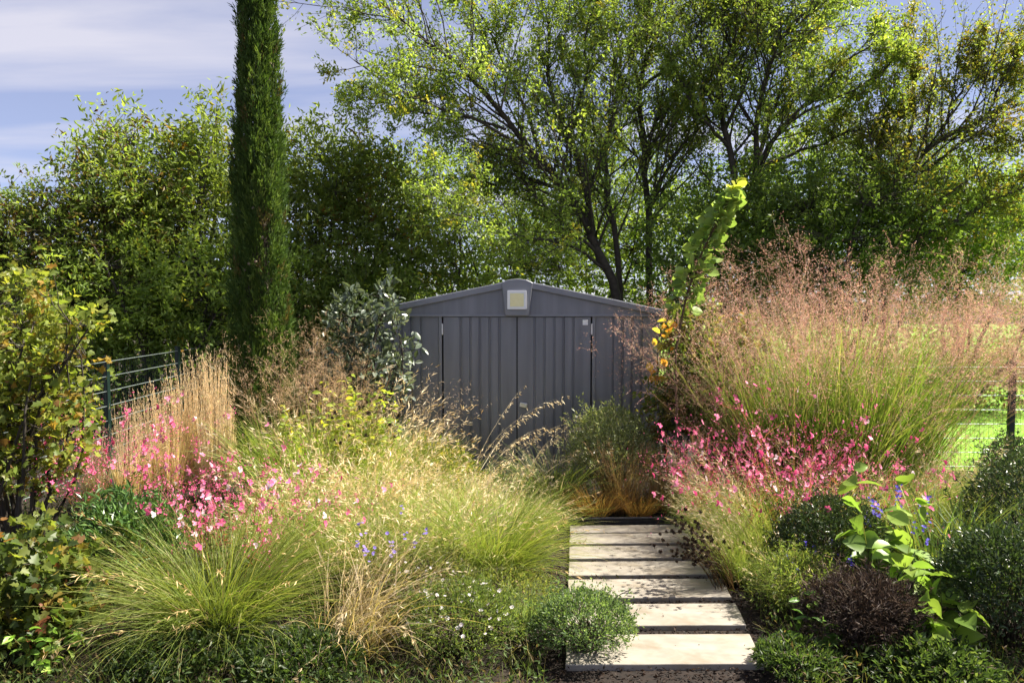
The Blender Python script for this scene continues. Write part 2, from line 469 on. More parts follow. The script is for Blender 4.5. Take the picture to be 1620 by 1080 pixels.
slab_rows = [(3.79, 4.14), (4.258, 4.571), (4.67, 4.99), (5.064, 5.333), (5.387, 5.663), (5.72, 5.968), (6.006, 6.20)]
slab_lab = ['pale wet stone slab nearest the camera at the foot of the path',
            'second pale stone slab from the camera, clear of plants',
            'third stone slab from the camera, grass hanging over its right end',
            'fourth stone slab from the camera, dark seed heads lying across it',
            'middle stone slab of the path, just behind the dark seed heads',
            'narrow stone slab second from the black edging strip',
            'farthest narrow stone slab, right against the black edging strip']
rs = random.Random(4)
for i, (y0, y1) in enumerate(slab_rows):
    mb = MB()
    # slightly uneven outline, sides following the path
    def edge(xa, ya, xb, yb, n, amp):
        return [(xa + (xb - xa) * k / n + rs.uniform(-amp, amp), ya + (yb - ya) * k / n + rs.uniform(-amp, amp)) for k in range(n)]
    sk = .010 * (y0 - 4.8)
    x0a, x0b = pathx(y0), pathx(y1); wd_ = 1.03 + rs.uniform(-.012, .012)
    pts = edge(x0a, y0 + .0, x0a + wd_, y0 + .02 + sk, 14, .0022) + edge(x0a + wd_, y0 + .02 + sk, x0b + wd_, y1 + .02 + sk, 5, .002) + \
          edge(x0b + wd_, y1 + .02 + sk, x0b, y1, 14, .0022) + edge(x0b, y1, x0a, y0, 5, .002)
    n = len(pts); zt = .018 + rs.uniform(-.003, .003)
    me = prism_xz('stepping_stone', M_STONE, pts, 0, 1)
    # prism made in x,z over y 0..1 -> remap to lie flat
    for vv in me.vertices:
        x_, y_, z_ = vv.co
        vv.co = (x_ - x0a, z_ - y0, zt - .055 * y_)
    import bmesh
    bm = bmesh.new(); bm.from_mesh(me); bmesh.ops.recalc_face_normals(bm, faces=bm.faces); bm.to_mesh(me); bm.free()
    o = bpy.data.objects.new('stepping_stone', me); col.objects.link(o); o.location = (x0a, y0, 0)
    o['label'] = slab_lab[i]; o['category'] = 'slab'; o['group'] = 'stone slabs of the garden path'
    bev(o, .005, 2)
me = prism_xz('stepping_stone', M_STONE, [(0, 0), (.42, .015), (.43, .22), (.01, .2)], 0, 1)
for vv in me.vertices:
    x_, y_, z_ = vv.co; vv.co = (x_, z_, .018 - .055 * y_)
import bmesh
bm = bmesh.new(); bm.from_mesh(me); bmesh.ops.recalc_face_normals(bm, faces=bm.faces); bm.to_mesh(me); bm.free()
o = bpy.data.objects.new('stepping_stone', me); col.objects.link(o); o.location = (X(868, 6.05) - .42, 6.02, 0)
o['label'] = 'small stone slab left of the path, mostly under the grass'; o['category'] = 'slab'; o['group'] = 'stone slabs of the garden path'
bev(o, .005, 2)

# black edging strip
e = thing('edging_strip', 'black edging strip crossing the far end of the stone path', 'edging', (X(868, 6.25), 6.25, 0), rz=.035)
me = box_mesh('strip', M_DARK, 0, 1.35, 0, .018, -.05, .045); bev(part('strip', me, e), .004)
mb = MB(); xs = np.linspace(0, 1.35, 20)
tubes(mb, np.stack([xs, np.full(20, .009), np.full(20, .052)], -1)[None], np.full((1, 20), .014), np.array([[.5, .5, .5]]), 8)
part('top_tube', mb.mesh('top_tube', M_DARK), e)

# mulch chips in the joints and beside the path
rng = np.random.default_rng(11)
mb = MB(); n = 9000
y = U(rng, 3.2, 6.3, n); x = pathx(y) + U(rng, -.22, 1.22, n)
q = np.stack([x, y, U(rng, -.012, .006, n)], -1)
leaves(mb, rng, q, rng.normal(size=(n, 3)) * np.array([1, 1, .3]), U(rng, .012, .034, n), U(rng, .006, .014, n),
       pick(rng, [(3, (.016, .010, .008)), (2, (.028, .017, .012)), (1, (.05, .034, .025))], n, .3), T_DIAMOND, .5)
struct('mulch_chips', mb.mesh('mulch_chips', M_DRY), 'stuff')

# ================================================================== SHED
SY = 8.16; SX = X(818, SY, 1.5)
shed = thing('garden_shed', 'anthracite metal garden shed with ribbed double doors and shallow gable', 'shed', (SX, SY, 0))
def ribbed(name, x0, x1, grooves, z0, z1, y, th=.02, gw=.0135, gd=.024, mat=M_SHED):
    """metal sheet with trapezoid grooves, as one folded profile"""
    prof = [(x0, y + th), (x0, y)]
    for g in grooves:
        prof += [(g - gw, y), (g - gw * .75, y + gd), (g + gw * .75, y + gd), (g + gw, y)]
    prof += [(x1, y), (x1, y + th)]
    n = len(prof); mb = MB()
    v = [(x_, y_, z0) for x_, y_ in prof] + [(x_, y_, z1) for x_, y_ in prof]
    f = []
    for i in range(n - 1):
        f += [(i, i + 1, i + 1 + n), (i, i + 1 + n, i + n)]
    mb.add(v, f, (.5, .5, .5))
    return mb.mesh(name, mat)
def rbox(name, b, parent, mat, bw=.003):
    o = part(name, box_mesh(name, mat, *b), parent); bev(o, bw); return o
ZD = 1.70; ZG = 1.717
gl = [.19, .294, .40, .50, .605]
for s in (-1, 1):
    door = part('door', ribbed('door', min(s * .006, s * .792), max(s * .006, s * .792), sorted(s * g for g in gl), .05, ZD, 0), shed)
    rbox('hinge', ((s * .803) - .008, (s * .803) + .008, -.014, .004, ZD - .19, ZD - .07), door, M_SILVER)
    rbox('hinge', ((s * .803) - .008, (s * .803) + .008, -.014, .004, .25, .37), door, M_SILVER)
    # rivets along the ribs
    for zr in (1.42, .75):
        for g in gl:
            mbr = MB(); v, f = box_v(-.004, .004, -.003, .002, -.004, .004); mbr.add(v, f, (.5, .5, .5))
            part('rivet', mbr.mesh('rivet', M_SHEDTRIM), door, loc=(s * (g + .026), 0, zr))
    if s > 0:
        hd = rbox('door_handle', (.0, .085, -.05, -.02, .735, .785), door, M_SILVER, .008)
        hd.rotation_euler = (0, R(12), 0); hd.location = (-.13, 0, .02)
        rbox('label_plate', (.705, .762, -.004, -.001, ZD - .085, ZD - .028), door, M_WHITE, .001)
    # side wall sheets and door posts
    wl = part('wall_panel', ribbed('wall_panel', min(s * .845, s * 1.50), max(s * .845, s * 1.50), sorted(s * g for g in (1.034, 1.139, 1.242, 1.345)), .02, ZG - .01, .012), shed)
    rbox('door_post', (min(s * .81, s * .842), max(s * .81, s * .842), -.004, .03, .02, ZG - .01), shed, M_SHEDTRIM)
    rbox('corner_post', (min(s * 1.502, s * 1.53), max(s * 1.502, s * 1.53), .002, .05, .02, ZG - .01), shed, M_SHEDTRIM)
    # side walls
    mbs = MB(); v, f = box_v(min(s * 1.49, s * 1.515), max(s * 1.49, s * 1.515), .052, 2.9, .02, ZG + .02); mbs.add(v, f, (.5, .5, .5))
    part('side_wall', mbs.mesh('side_wall', M_SHED), shed)
mbs = MB(); v, f = box_v(-1.48, 1.48, 2.9, 2.92, .02, ZG + .02); mbs.add(v, f, (.5, .5, .5))
part('back_wall', mbs.mesh('back_wall', M_SHED), shed)
mbs = MB(); v, f = box_v(-1.48, 1.48, .06, .08, .02, ZG); mbs.add(v, f, (.5, .5, .5))
part('inner_wall', mbs.mesh('inner_wall', M_DARK), shed)
rbox('lintel', (-1.53, 1.53, -.022, .03, ZG - .012, ZG + .012), shed, M_SHEDTRIM)
rbox('sill', (-1.53, 1.53, -.03, .03, 0, .045), shed, M_SHEDTRIM)
ZA = 2.10; ZE = 1.775
gab = part('gable', prism_xz('gable', M_SHED, [(-1.54, ZG + .012), (1.54, ZG + .012), (1.54, ZE - .03), (0, ZA - .03), (-1.54, ZE - .03)], -.006, .03), shed)
sl = (ZA - ZE) / 1.56
for s in (-1, 1):
    pts = [(s * .13, ZA - sl * .13), (s * 1.57, ZE), (s * 1.57, ZE - .06), (s * .13, ZA - sl * .13 - .066)]
    bev(part('roof_fascia', prism_xz('roof_fascia', M_SHEDTRIM, pts, -.05, -.012), shed), .004)
    pts = [(s * .0, ZA + .006), (s * 1.585, ZE + .004), (s * 1.585, ZE - .03), (s * .0, ZA - .03)]
    bev(part('roof', prism_xz('roof', M_SHED, pts, -.0115, 3.0), shed), .004)
cap = part('ridge_cap', prism_xz('ridge_cap', M_SHEDTRIM, [(-.165, 2.068), (-.10, 2.098), (0, 2.110), (.10, 2.098), (.165, 2.068), (.125, ZG - .002), (-.125, ZG - .002)], -.085, -.013), shed)
bev(cap, .008, 3)
lamp = part('wall_lamp', box_mesh('wall_lamp', M_WHITE, -.105, .1, -.112, -.0855, 1.785, 1.985), shed); bev(lamp, .008, 3)
bev(part('diffuser', box_mesh('diffuser', M_YELLOW, -.075, .07, -.116, -.113, 1.815, 1.955), lamp), .001)

# ================================================================== FENCES
def fence(name, label, x, y0, y1, step, h, rz=0):
    o = thing(name, label, 'fence', (x, y0, 0), rz)
    n = int(round((y1 - y0) / step))
    pm = box_mesh('post', M_FENCE, -.022, .022, -.03, .03, 0, h + .05)
    cap_ = MB(); v, f = box_v(-.026, .026, -.034, .034, h + .05, h + .062); cap_.add(v, f, (.5, .5, .5)); capm = cap_.mesh('post_cap', M_FENCE)
    for i in range(n + 1):
        p_ = part('post', pm, o, loc=(0, i * step, 0)); part('post_cap', capm, p_)
    # one panel mesh shared by every bay: real welded wires, doubled and pleated rails near the top
    mb = MB()
    ys = np.linspace(.03, step - .03, 30)
    hz = np.linspace(.05, h, 8)
    pl = [np.stack([np.full(30, .0 + .012 * (i % 2)), ys, np.full(30, z_) + .008 * np.sin(np.arange(30) * PI) ], -1) for z_ in hz for i in (0, 1)]
    tubes(mb, np.array(pl), np.full((len(pl), 30), .0034), np.array([[.5, .5, .5]] * len(pl)), 4)
    vy = np.arange(.05, step, .05)
    vv = [np.stack([np.full(3, .006), np.full(3, yy), np.array([.02, h / 2, h + .02])], -1) for yy in vy]
    mb2 = MB(); tubes(mb2, np.array(vv), np.full((len(vv), 3), .0017), np.array([[.5, .5, .5]] * len(vv)), 4)
    wm = mb.mesh('wire_rails', M_WIRE); wm2 = mb2.mesh('wire_uprights', M_FENCE)
    for i in range(n):
        part('wire_rails', wm, o, loc=(0, i * step, 0)); part('wire_uprights', wm2, o, loc=(0, i * step, 0))
    return o
fence('wire_fence', 'dark green welded wire fence behind the tan reed grass', X(168, 8.4, 1.2), 8.4 - 3.6, 8.4 + 7.2, 1.8, 1.2)
fence('wire_fence', 'thin green wire fence in front of the sunlit lawn at right', X(1602, 8.3, 1.0) - 2.0, 8.3, 12.3, 2.0, 1.15, -PI / 2)

# ================================================================== TREES
def curve_pts(a, b, m, bend, rng):
    t = np.linspace(0, 1, m)[:, None]
    p = a * (1 - t) + b * t
    off = rng.normal(size=3); d = norm(b - a); off = off - d * off.dot(d)
    return p + norm(off) * bend * np.linalg.norm(b - a) * (t * (1 - t) * 4) + np.array([0, 0, -1]) * 0

G1, G2, G3, G4 = (.135, .20, .042), (.18, .25, .05), (.245, .31, .066), (.10, .155, .04)
YEL, ORA, BRN, DKR = (.30, .24, .03), (.28, .13, .02), (.12, .07, .03), (.07, .025, .015)
BARK = (.05, .042, .034)

def bush(name, label, cat, bx, by, ells, ncl, lpc, leaf, pal, seed, tr=.05, mat=M_LEAF, twig=.22, group=None, tmpl=T_DIAMOND, stems=3, shell=.4, brsh=.5, crown='crown', trunk='trunk', bark=BARK, up=.45, nice=0, bumps=.42):
    rng = np.random.default_rng(seed)
    o = thing(name, label, cat, (bx, by, 0), group=group)
    base = np.array([bx, by, 0.0])
    E = np.array(ells, float)
    vol = (E[:, 3] * E[:, 4] * E[:, 5]) ** .8; pr = vol / vol.sum()
    idx = rng.choice(len(E), ncl, p=pr)
    d = norm(rng.normal(size=(ncl, 3)))
    bd = norm(rng.normal(size=(len(E), 16, 3)))
    ba = rng.uniform(-.5, 1, (len(E), 16)) * bumps
    dots = (bd[idx] * d[:, None]).sum(-1)
    fac = 1 + (ba[idx] * np.exp(10 * (dots - 1))).sum(-1)
    rad = rng.uniform(0, 1, ncl) ** shell * fac * np.where(rng.uniform(size=ncl) < .12, rng.uniform(1.0, 1.4, ncl), 1)
    c = E[idx, :3] + d * E[idx, 3:] * rad[:, None]
    c[:, 2] = np.maximum(c[:, 2], .15)
    # limbs
    mbt = MB(); limbs = []
    for e in E:
        for k in range(stems):
            b0 = base + np.array([rng.normal(0, tr * 2), rng.normal(0, tr * 2), -.05])
            end = e[:3] + rng.normal(0, .35, 3) * e[3:]
            P = curve_pts(b0, end, 8, .10, rng); P[1:-1] += rng.normal(0, .03, (6, 3)) * np.linalg.norm(end - b0) * .3
            limbs.append(P)
    limbs = np.array(limbs)
    rl = tr * np.linspace(1, .25, 8)[None] * rng.uniform(.6, 1.1, (len(limbs), 1))
    bc = np.array(bark) * rng.uniform(.8, 1.2, (len(limbs), 1))
    tubes(mbt, limbs, rl, bc, 6)
    # branches from limb points to cluster
    LP = limbs[:, 2:].reshape(-1, 3)
    sel = rng.choice(ncl, int(ncl * brsh), replace=False)
    cs = c[sel]
    near = np.empty(len(cs), int)
    for i0 in range(0, len(cs), 2000):
        dd = ((cs[i0:i0 + 2000, None] - LP[None]) ** 2).sum(-1) + rng.uniform(0, .4, (len(cs[i0:i0 + 2000]), len(LP)))
        dd += 4 * np.maximum(0, LP[None, :, 2] - cs[i0:i0 + 2000, None, 2]) ** 2
        near[i0:i0 + 2000] = dd.argmin(1)
    a = LP[near]; t = np.linspace(0, 1, 5)[None, :, None]
    P = a[:, None] * (1 - t) + cs[:, None] * t
    ln = np.linalg.norm(cs - a, axis=1)
    P += (rng.normal(0, .10, (len(cs), 1, 3)) * ln[:, None, None]) * (t * (1 - t) * 4) + rng.normal(0, .012, P.shape)
    tubes(mbt, P, (np.linspace(1, .35, 5)[None] * (.0035 + .004 * ln[:, None]).clip(.003, .016)), np.array(bark) * rng.uniform(.7, 1.4, (len(cs), 1)), 3)
    mbt.v = [v - base for v in mbt.v]
    part(trunk, mbt.mesh(trunk, M_BARK), o)
    # leaves
    td = norm(norm(c - E[idx, :3]) * .8 + rng.normal(0, .55, c.shape) + np.array([0, 0, .35]))
    s = rng.uniform(0, 1, (ncl, lpc))
    pos = c[:, None] + td[:, None] * (s * twig)[..., None] + rng.normal(0, .18 * twig, (ncl, lpc, 3))
    ld = td[:, None] * .5 + rng.normal(0, .75, (ncl, lpc, 3)) + np.array([0, 0, -.12])
    cc = pick(rng, pal, ncl, .14)[:, None] * .75 + pick(rng, pal, ncl * lpc, .15).reshape(ncl, lpc, 3) * .25
    L = leaf[0] * rng.uniform(.5, 1.4, ncl * lpc)
    pos = pos.reshape(-1, 3) - base; ld = ld.reshape(-1, 3); cc = cc.reshape(-1, 3); Wd = L * leaf[1]
    if nice:   # the leaves that show largest become parts of their own
        cp = np.array([0, 0, CAMH]) - base
        key = np.linalg.norm(pos - cp, axis=1) + rng.uniform(0, .25, len(pos))
        order = np.argsort(key); big = order[:nice]; rest = order[nice:]
        leaf_objects(o, rng, pos[big], ld[big], L[big] * 1.05, Wd[big] * 1.05, pal, tmpl, mat, up)
        pos, ld, cc, L, Wd = pos[rest], ld[rest], cc[rest], L[rest], Wd[rest]
    mb = MB(); leaves(mb, rng, pos, ld, L, Wd, cc, tmpl, up)
    part(crown, mb.mesh(crown, mat), o, 'stuff')
    return o
def leaf_objects(parent, rng, pos, d, L, Wd, pal, tmpl, mat, up=.5, name='leaf'):
    meshes = []
    for wgt, c in pal:
        mb = MB(); tv, tf = tmpl
        mb.add(tv, tf, np.array(c) * rng.uniform(.9, 1.1), smooth=True); meshes.append(mb.mesh(name, mat))
    wts = np.array([p[0] for p in pal], float); wts /= wts.sum()
    d, s, n = frames(rng, d, up)
    for i in range(len(pos)):
        o = bpy.data.objects.new(name, meshes[rng.choice(len(pal), p=wts)]); col.objects.link(o); o.parent = parent
        m = Matrix(((d[i, 0] * L[i], s[i, 0] * Wd[i], n[i, 0] * L[i], pos[i, 0]), (d[i, 1] * L[i], s[i, 1] * Wd[i], n[i, 1] * L[i], pos[i, 1]),
                    (d[i, 2] * L[i], s[i, 2] * Wd[i], n[i, 2] * L[i], pos[i, 2]), (0, 0, 0, 1)))
        o.matrix_local = m

def spread_tree(name, label, base, limbs, leaf, pal, seed, lv=(9, 7), lpt=16, bark=BARK, len1=.42, len2=.55, leafdens=1.0, group=None, tilt=.9):
    """limbs: list of (list of (px,py,Y), r0, r1) traced main stems; side branches and twigs grow from them"""
    rng = np.random.default_rng(seed)
    o = thing(name, label, 'tree', (base[0], base[1], 0), group=group)
    b0 = np.array([base[0], base[1], 0.0])
    mbt = MB(); L0 = []
    for pts, r0, r1 in limbs:
        P = np.array([W(*p) for p in pts])
        # resample smoothly
        tt = np.linspace(0, 1, len(P)); t2 = np.linspace(0, 1, 14)
        Q = np.stack([np.interp(t2, tt, P[:, k]) for k in range(3)], -1)
        Q[1:-1] = .25 * Q[:-2] + .5 * Q[1:-1] + .25 * Q[2:]
        Q[1:-1] += rng.normal(0, .02, (12, 3))
        rad = np.linspace(r0, r1, 14) * .8
        tubes(mbt, Q[None], rad[None], np.array([bark]) * rng.uniform(.85, 1.15), 8)
        L0.append((Q, rad))
    def children(parents, per, lf, tmin, nseg, spread, rmin):
        A = []; RR = []
        for Q, rad in parents:
            ln = np.linalg.norm(np.diff(Q, axis=0), axis=1).sum()
            k = max(2, int(per * (.6 + .4 * ln)))
            for t in rng.uniform(tmin, 1.0, k):
                x = t * (len(Q) - 1); i = min(int(x), len(Q) - 2)
                p = Q[i] + (Q[i + 1] - Q[i]) * (x - i); tg = norm(Q[i + 1] - Q[i])
                d = rng.normal(size=3); d = norm(d - tg * d.dot(tg))
                d = norm(tg * math.cos(spread) + d * math.sin(spread) * rng.uniform(.6, 1.3) + np.array([0, 0, .22]))
                l = ln * lf * rng.uniform(.5, 1.2) * (1.15 - .55 * t)
                l = min(l, 1.7)
                s_ = np.linspace(0, 1, nseg)[:, None]
                cv = norm(rng.normal(size=3)) * .18 + np.array([0, 0, rng.uniform(-.06, .16)])
                B = p + d * l * s_ + cv * l * s_ ** 2 + np.concatenate([np.zeros((1, 3)), rng.normal(0, .012, (nseg - 1, 3))])
                r_ = max(rmin, rad[i] * .42)
                A.append(B); RR.append(np.linspace(r_, max(rmin * .6, r_ * .25), nseg))
        return A, RR
    A1, R1 = children(L0, lv[0], len1, .18, 7, tilt, .006)
    A2, R2 = children(list(zip(A1, R1)), lv[1], len2, .15, 5, .8, .0035)
    tubes(mbt, np.array(A1), np.array(R1), np.array(bark) * rng.uniform(.7, 1.2, (len(A1), 1)), 5)
    tubes(mbt, np.array(A2), np.array(R2), np.array(bark) * rng.uniform(.7, 1.3, (len(A2), 1)), 3)
    mbt.v = [v - b0 for v in mbt.v]
    part('trunk', mbt.mesh('trunk', M_BARK), o)
    T = np.array(A2); n = len(T)
    keep = rng.uniform(size=n) < leafdens
    T = T[keep]; n = len(T)
    tg = norm(np.gradient(T, axis=1))
    t = rng.uniform(.1, 1, (n, lpt))
    pos = at_t(T, t).reshape(-1, 3); td = at_t(tg, t).reshape(-1, 3)
    pos += rng.normal(0, .035, pos.shape)
    ld = td * .4 + rng.normal(0, .7, td.shape) + np.array([0, 0, -.25])
    cc = (pick(rng, pal, n, .2)[:, None] * .65 + pick(rng, pal, n * lpt, .15).reshape(n, lpt, 3) * .35).reshape(-1, 3)
    LL = leaf[0] * rng.uniform(.5, 1.4, len(pos))
    mb = MB(); leaves(mb, rng, pos - b0, ld, LL, LL * leaf[1], cc, T_DIAMOND, .35)
    part('crown', mb.mesh('crown', M_LEAF), o, 'stuff')
    print(name, 'twigs', len(T), 'leaves', len(pos))
    return o
PT = [(4, G2), (3, G3), (2, G1), (.5, YEL)]
TY = 12.5
g0 = W(990, 650, TY)
spread_tree('multi_stem_tree', 'wide multi-stemmed tree leaning left, rising behind the shed roof', (W(985, 640, TY)[0], TY), [
    ([(1000, 655, TY), (985, 480, TY), (962, 430, TY), (944, 389, TY), (918, 335, TY), (889, 289, TY), (852, 255, TY), (818, 211, TY - .3), (774, 152, TY - .5), (737, 111, TY - .6), (678, 70, TY - .8), (641, 37, TY - .9), (590, -5, TY - 1)], .11, .016),
    ([(880, 280, TY), (833, 237, TY - .2), (789, 207, TY - .5), (722, 181, TY - .8), (655, 154, TY - 1), (600, 125, TY - 1.2), (560, 95, TY - 1.3)], .04, .008),
    ([(800, 205, TY - .4), (740, 185, TY - .2), (680, 185, TY), (620, 165, TY), (550, 160, TY)], .03, .006),
    ([(950, 420, TY), (930, 318, TY + .2), (922, 267, TY + .4), (896, 207, TY + .5), (874, 148, TY + .6), (863, 93, TY + .6), (870, 37, TY + .7), (850, -30, TY + .8)], .07, .018),
    ([(990, 600, TY + .1), (981, 400, TY + .4), (959, 318, TY + .6), (957, 259, TY + .8), (963, 200, TY + .9), (985, 120, TY + 1), (975, 40, TY + 1), (960, -40, TY + 1)], .07, .02),
    ([(862, 255, TY), (835, 180, TY + .3), (800, 110, TY + .3), (780, 50, TY + .2), (730, -20, TY + .2)], .04, .012),
    ([(900, 215, TY + .4), (930, 130, TY + .2), (925, 60, TY), (950, -20, TY)], .035, .012),
    ([(965, 430, TY), (900, 385, TY - .5), (820, 375, TY - 1), (750, 345, TY - 1.3), (680, 320, TY - 1.5)], .035, .008),
    ([(940, 385, TY), (870, 330, TY + .5), (800, 300, TY + .8), (720, 270, TY + 1)], .03, .008),
], (.06, .5), PT, 21, lv=(13, 10), lpt=25, len1=.34)
T2 = 13.5
spread_tree('two_stem_tree', 'slender upright tree with forking dark stems right of the leaning tree', (W(1030, 600, T2)[0], T2), [
    ([(1035, 640, T2), (1028, 400, T2), (1026, 322, T2), (1015, 230, T2), (1011, 148, T2), (1018, 111, T2), (1040, 55, T2), (1063, 7, T2), (1075, -40, T2)], .085, .022),
    ([(1012, 145, T2), (1063, 96, T2 - .3), (1100, 55, T2 - .5), (1150, 20, T2 - .6), (1190, -20, T2 - .6)], .04, .012),
    ([(1012, 160, T2), (1000, 80, T2 + .4), (1010, 20, T2 + .5), (1000, -40, T2 + .5)], .04, .014),
    ([(1026, 322, T2), (1060, 260, T2 + .3), (1095, 200, T2 + .5), (1120, 130, T2 + .6), (1150, 60, T2 + .6)], .045, .012),
], (.06, .5), PT, 22, lv=(13, 10), lpt=25, len1=.36)
T3 = 13.0
spread_tree('broad_tree', 'broad tree with fanned arching branches above the pink grasses', (W(1200, 600, T3)[0], T3), [
    ([(1190, 650, T3), (1175, 400, T3), (1157, 244, T3), (1142, 178, T3), (1131, 148, T3), (1145, 100, T3), (1180, 40, T3), (1230, -10, T3)], .09, .02),
    ([(1195, 400, T3), (1194, 222, T3), (1201, 178, T3), (1220, 93, T3 - .3), (1242, 44, T3 - .4), (1283, 18, T3 - .6), (1330, -30, T3 - .6)], .07, .02),
    ([(1196, 300, T3 + .1), (1205, 222, T3 + .3), (1227, 163, T3 + .5), (1253, 100, T3 + .6), (1290, 40, T3 + .7), (1310, -20, T3 + .7)], .055, .018),
    ([(1200, 300, T3), (1209, 233, T3 - .2), (1242, 196, T3 - .5), (1287, 148, T3 - .8), (1335, 100, T3 - 1), (1390, 60, T3 - 1.2)], .055, .012),
    ([(1230, 205, T3 - .4), (1300, 165, T3 - .8), (1380, 130, T3 - 1), (1420, 90, T3 - 1.2)], .035, .01),
    ([(1210, 260, T3), (1290, 230, T3 - .3), (1370, 200, T3 - .5), (1440, 160, T3 - .8)], .04, .01),
    ([(1150, 230, T3), (1110, 190, T3 - .4), (1080, 140, T3 - .6), (1060, 90, T3 - .8)], .04, .012),
], (.06, .5), PT, 23, lv=(13, 10), lpt=25, len1=.36)
T4 = 12.0
PT4 = [(3, G3), (2, G2), (2.5, (.20, .19, .03)), (1.2, YEL), (.4, ORA)]
spread_tree('yellowing_tree', 'tree with yellowing leaves spreading over the right edge of the photo', (W(1400, 600, T4)[0], T4), [
    ([(1390, 640, T4), (1400, 420, T4), (1420, 330, T4), (1453, 240, T4), (1487, 218, T4), (1557, 192, T4), (1613, 148, T4), (1680, 90, T4)], .09, .02),
    ([(1400, 440, T4), (1450, 380, T4 - .3), (1501, 352, T4 - .4), (1550, 325, T4 - .6), (1594, 307, T4 - .7), (1660, 280, T4 - .8)], .06, .015),
    ([(1430, 300, T4), (1440, 220, T4 + .3), (1450, 150, T4 + .4), (1445, 90, T4 + .5), (1440, 60, T4 + .5)], .04, .008),
    ([(1487, 218, T4), (1510, 160, T4), (1540, 110, T4), (1555, 70, T4)], .03, .006),
    ([(1557, 192, T4), (1580, 140, T4), (1600, 90, T4), (1610, 60, T4)], .03, .006),
    ([(1400, 400, T4), (1370, 330, T4 + .3), (1380, 260, T4 + .4), (1400, 190, T4 + .5), (1410, 120, T4 + .5)], .05, .01),
    ([(1520, 205, T4), (1590, 215, T4 - .3), (1640, 230, T4 - .4)], .03, .008),
], (.055, .5), PT4, 24, lv=(13, 10), lpt=25, len1=.36)

def E(px, py, Y, rx, ry, rz):
    p = W(px, py, Y); return (p[0], p[1], p[2], rx, ry, rz)
PD = [(4, G4), (3, G1), (1, G2)]
PM = [(3, G1), (3, G2), (1.5, G3), (.2, YEL)]
PL = [(3, G2), (3, G3), (1, G1), (.3, YEL), (.15, ORA)]
# evergreen mass under the right trees
bush('evergreen_thicket', 'dark ivy-clad thicket behind the spire of round leaves', 'shrub', W(1140, 500, 12.6)[0], 12.6,
     [E(1120, 420, 12.2, .9, .6, 1.2), E(1200, 390, 12.3, 1.0, .6, 1.3), E(1070, 470, 12.3, .6, .6, .9), E(1270, 310, 13.9, 1.2, .8, 1.3), E(1150, 340, 14, .9, .8, 1.0)], 2100, 15, (.07, .6), [(2, G4), (3, G1), (1, G2)], 31, .07, M_LEAF, group='shrubs and trees behind the fence')
bush('evergreen_thicket', 'shaded evergreen mass directly above the pink grass plumes', 'shrub', W(1320, 500, 12)[0], 12.2,
     [E(1310, 370, 12.0, 1.2, .7, 1.2), E(1400, 370, 11.4, 1.0, .5, 1.0), E(1250, 450, 12.0, .9, .7, 1.0), E(1430, 300, 13.2, 1.2, .7, 1.0)], 2400, 16, (.06, .55), [(3, G1), (2, G4), (2, G2)], 32, .06, M_LEAF, group='shrubs and trees behind the fence')
bush('leafy_shrub', 'bright green shrub under the yellowing tree at the right edge', 'shrub', W(1560, 560, 13)[0], 13.6,
     [E(1520, 340, 12.6, 1.1, .8, .9), E(1600, 400, 12.8, 1.2, .8, 1.1), E(1480, 430, 12.6, .9, .7, .9)], 1900, 16, (.065, .5), PM, 33, .05, group='shrubs and trees behind the fence')
# thicket behind the shed and between shed and cypress
bush('thicket', 'tangled green thicket showing over the shed roof left of the lamp', 'shrub', W(760, 560, 14)[0], 14.4,
     [E(760, 360, 14.3, 1.3, .8, 1.2), E(680, 330, 14.8, 1.3, .8, 1.3), E(860, 400, 14.6, 1.2, .8, 1.0)], 1500, 14, (.07, .5), PM, 34, .045, group='shrubs and trees behind the fence')
bush('thicket', 'dense shrub filling the gap behind the shed right of the tree stems', 'shrub', W(930, 560, 15)[0], 15.4,
     [E(930, 400, 15.4, 1.6, .8, 1.5), E(1010, 350, 15.6, 1.4, .8, 1.6)], 1400, 14, (.07, .5), PM, 35, .045, group='shrubs and trees behind the fence')
bush('lime_shrub', 'taller lime green shrub just right of the cypress column', 'shrub', W(545, 560, 12.5)[0], 12.9,
     [E(520, 270, 12.7, .85, .8, .75), E(590, 300, 12.9, .8, .8, .75), E(560, 400, 12.7, 1.2, .8, 1.1), E(470, 330, 12.7, .7, .7, 1.0), E(640, 430, 12.6, .9, .7, .8)], 1800, 14, (.10, .36), PL, 36, .05, twig=.32, group='shrubs and trees behind the fence')
# left hedge
bush('wild_hedge_tree', 'airy shrub left of the cypress with a tall green leading shoot', 'shrub', W(300, 560, 12)[0], 12.4,
     [E(330, 230, 12.3, .42, .5, .50), E(345, 175, 12.3, .12, .2, .25), E(290, 270, 12.4, .75, .7, .55), E(320, 360, 12.3, 1.1, .8, .9), E(250, 430, 12.2, 1.1, .8, .9)], 1350, 13, (.11, .34), PL, 37, .05, twig=.35, group='shrubs and trees behind the fence')
bush('wild_hedge_tree', 'shrub with bronze tipped twigs standing out against the sky at left', 'shrub', W(190, 560, 11.5)[0], 11.9,
     [E(195, 215, 11.8, .32, .4, .34), E(150, 265, 11.8, .45, .5, .40), E(210, 310, 11.8, .75, .7, .6), E(170, 410, 11.8, 1.1, .8, .9)], 1050, 12, (.10, .36), [(3, G2), (2, G3), (1, G1), (1.2, BRN), (.8, DKR)], 38, .045, twig=.35, brsh=1, group='shrubs and trees behind the fence')
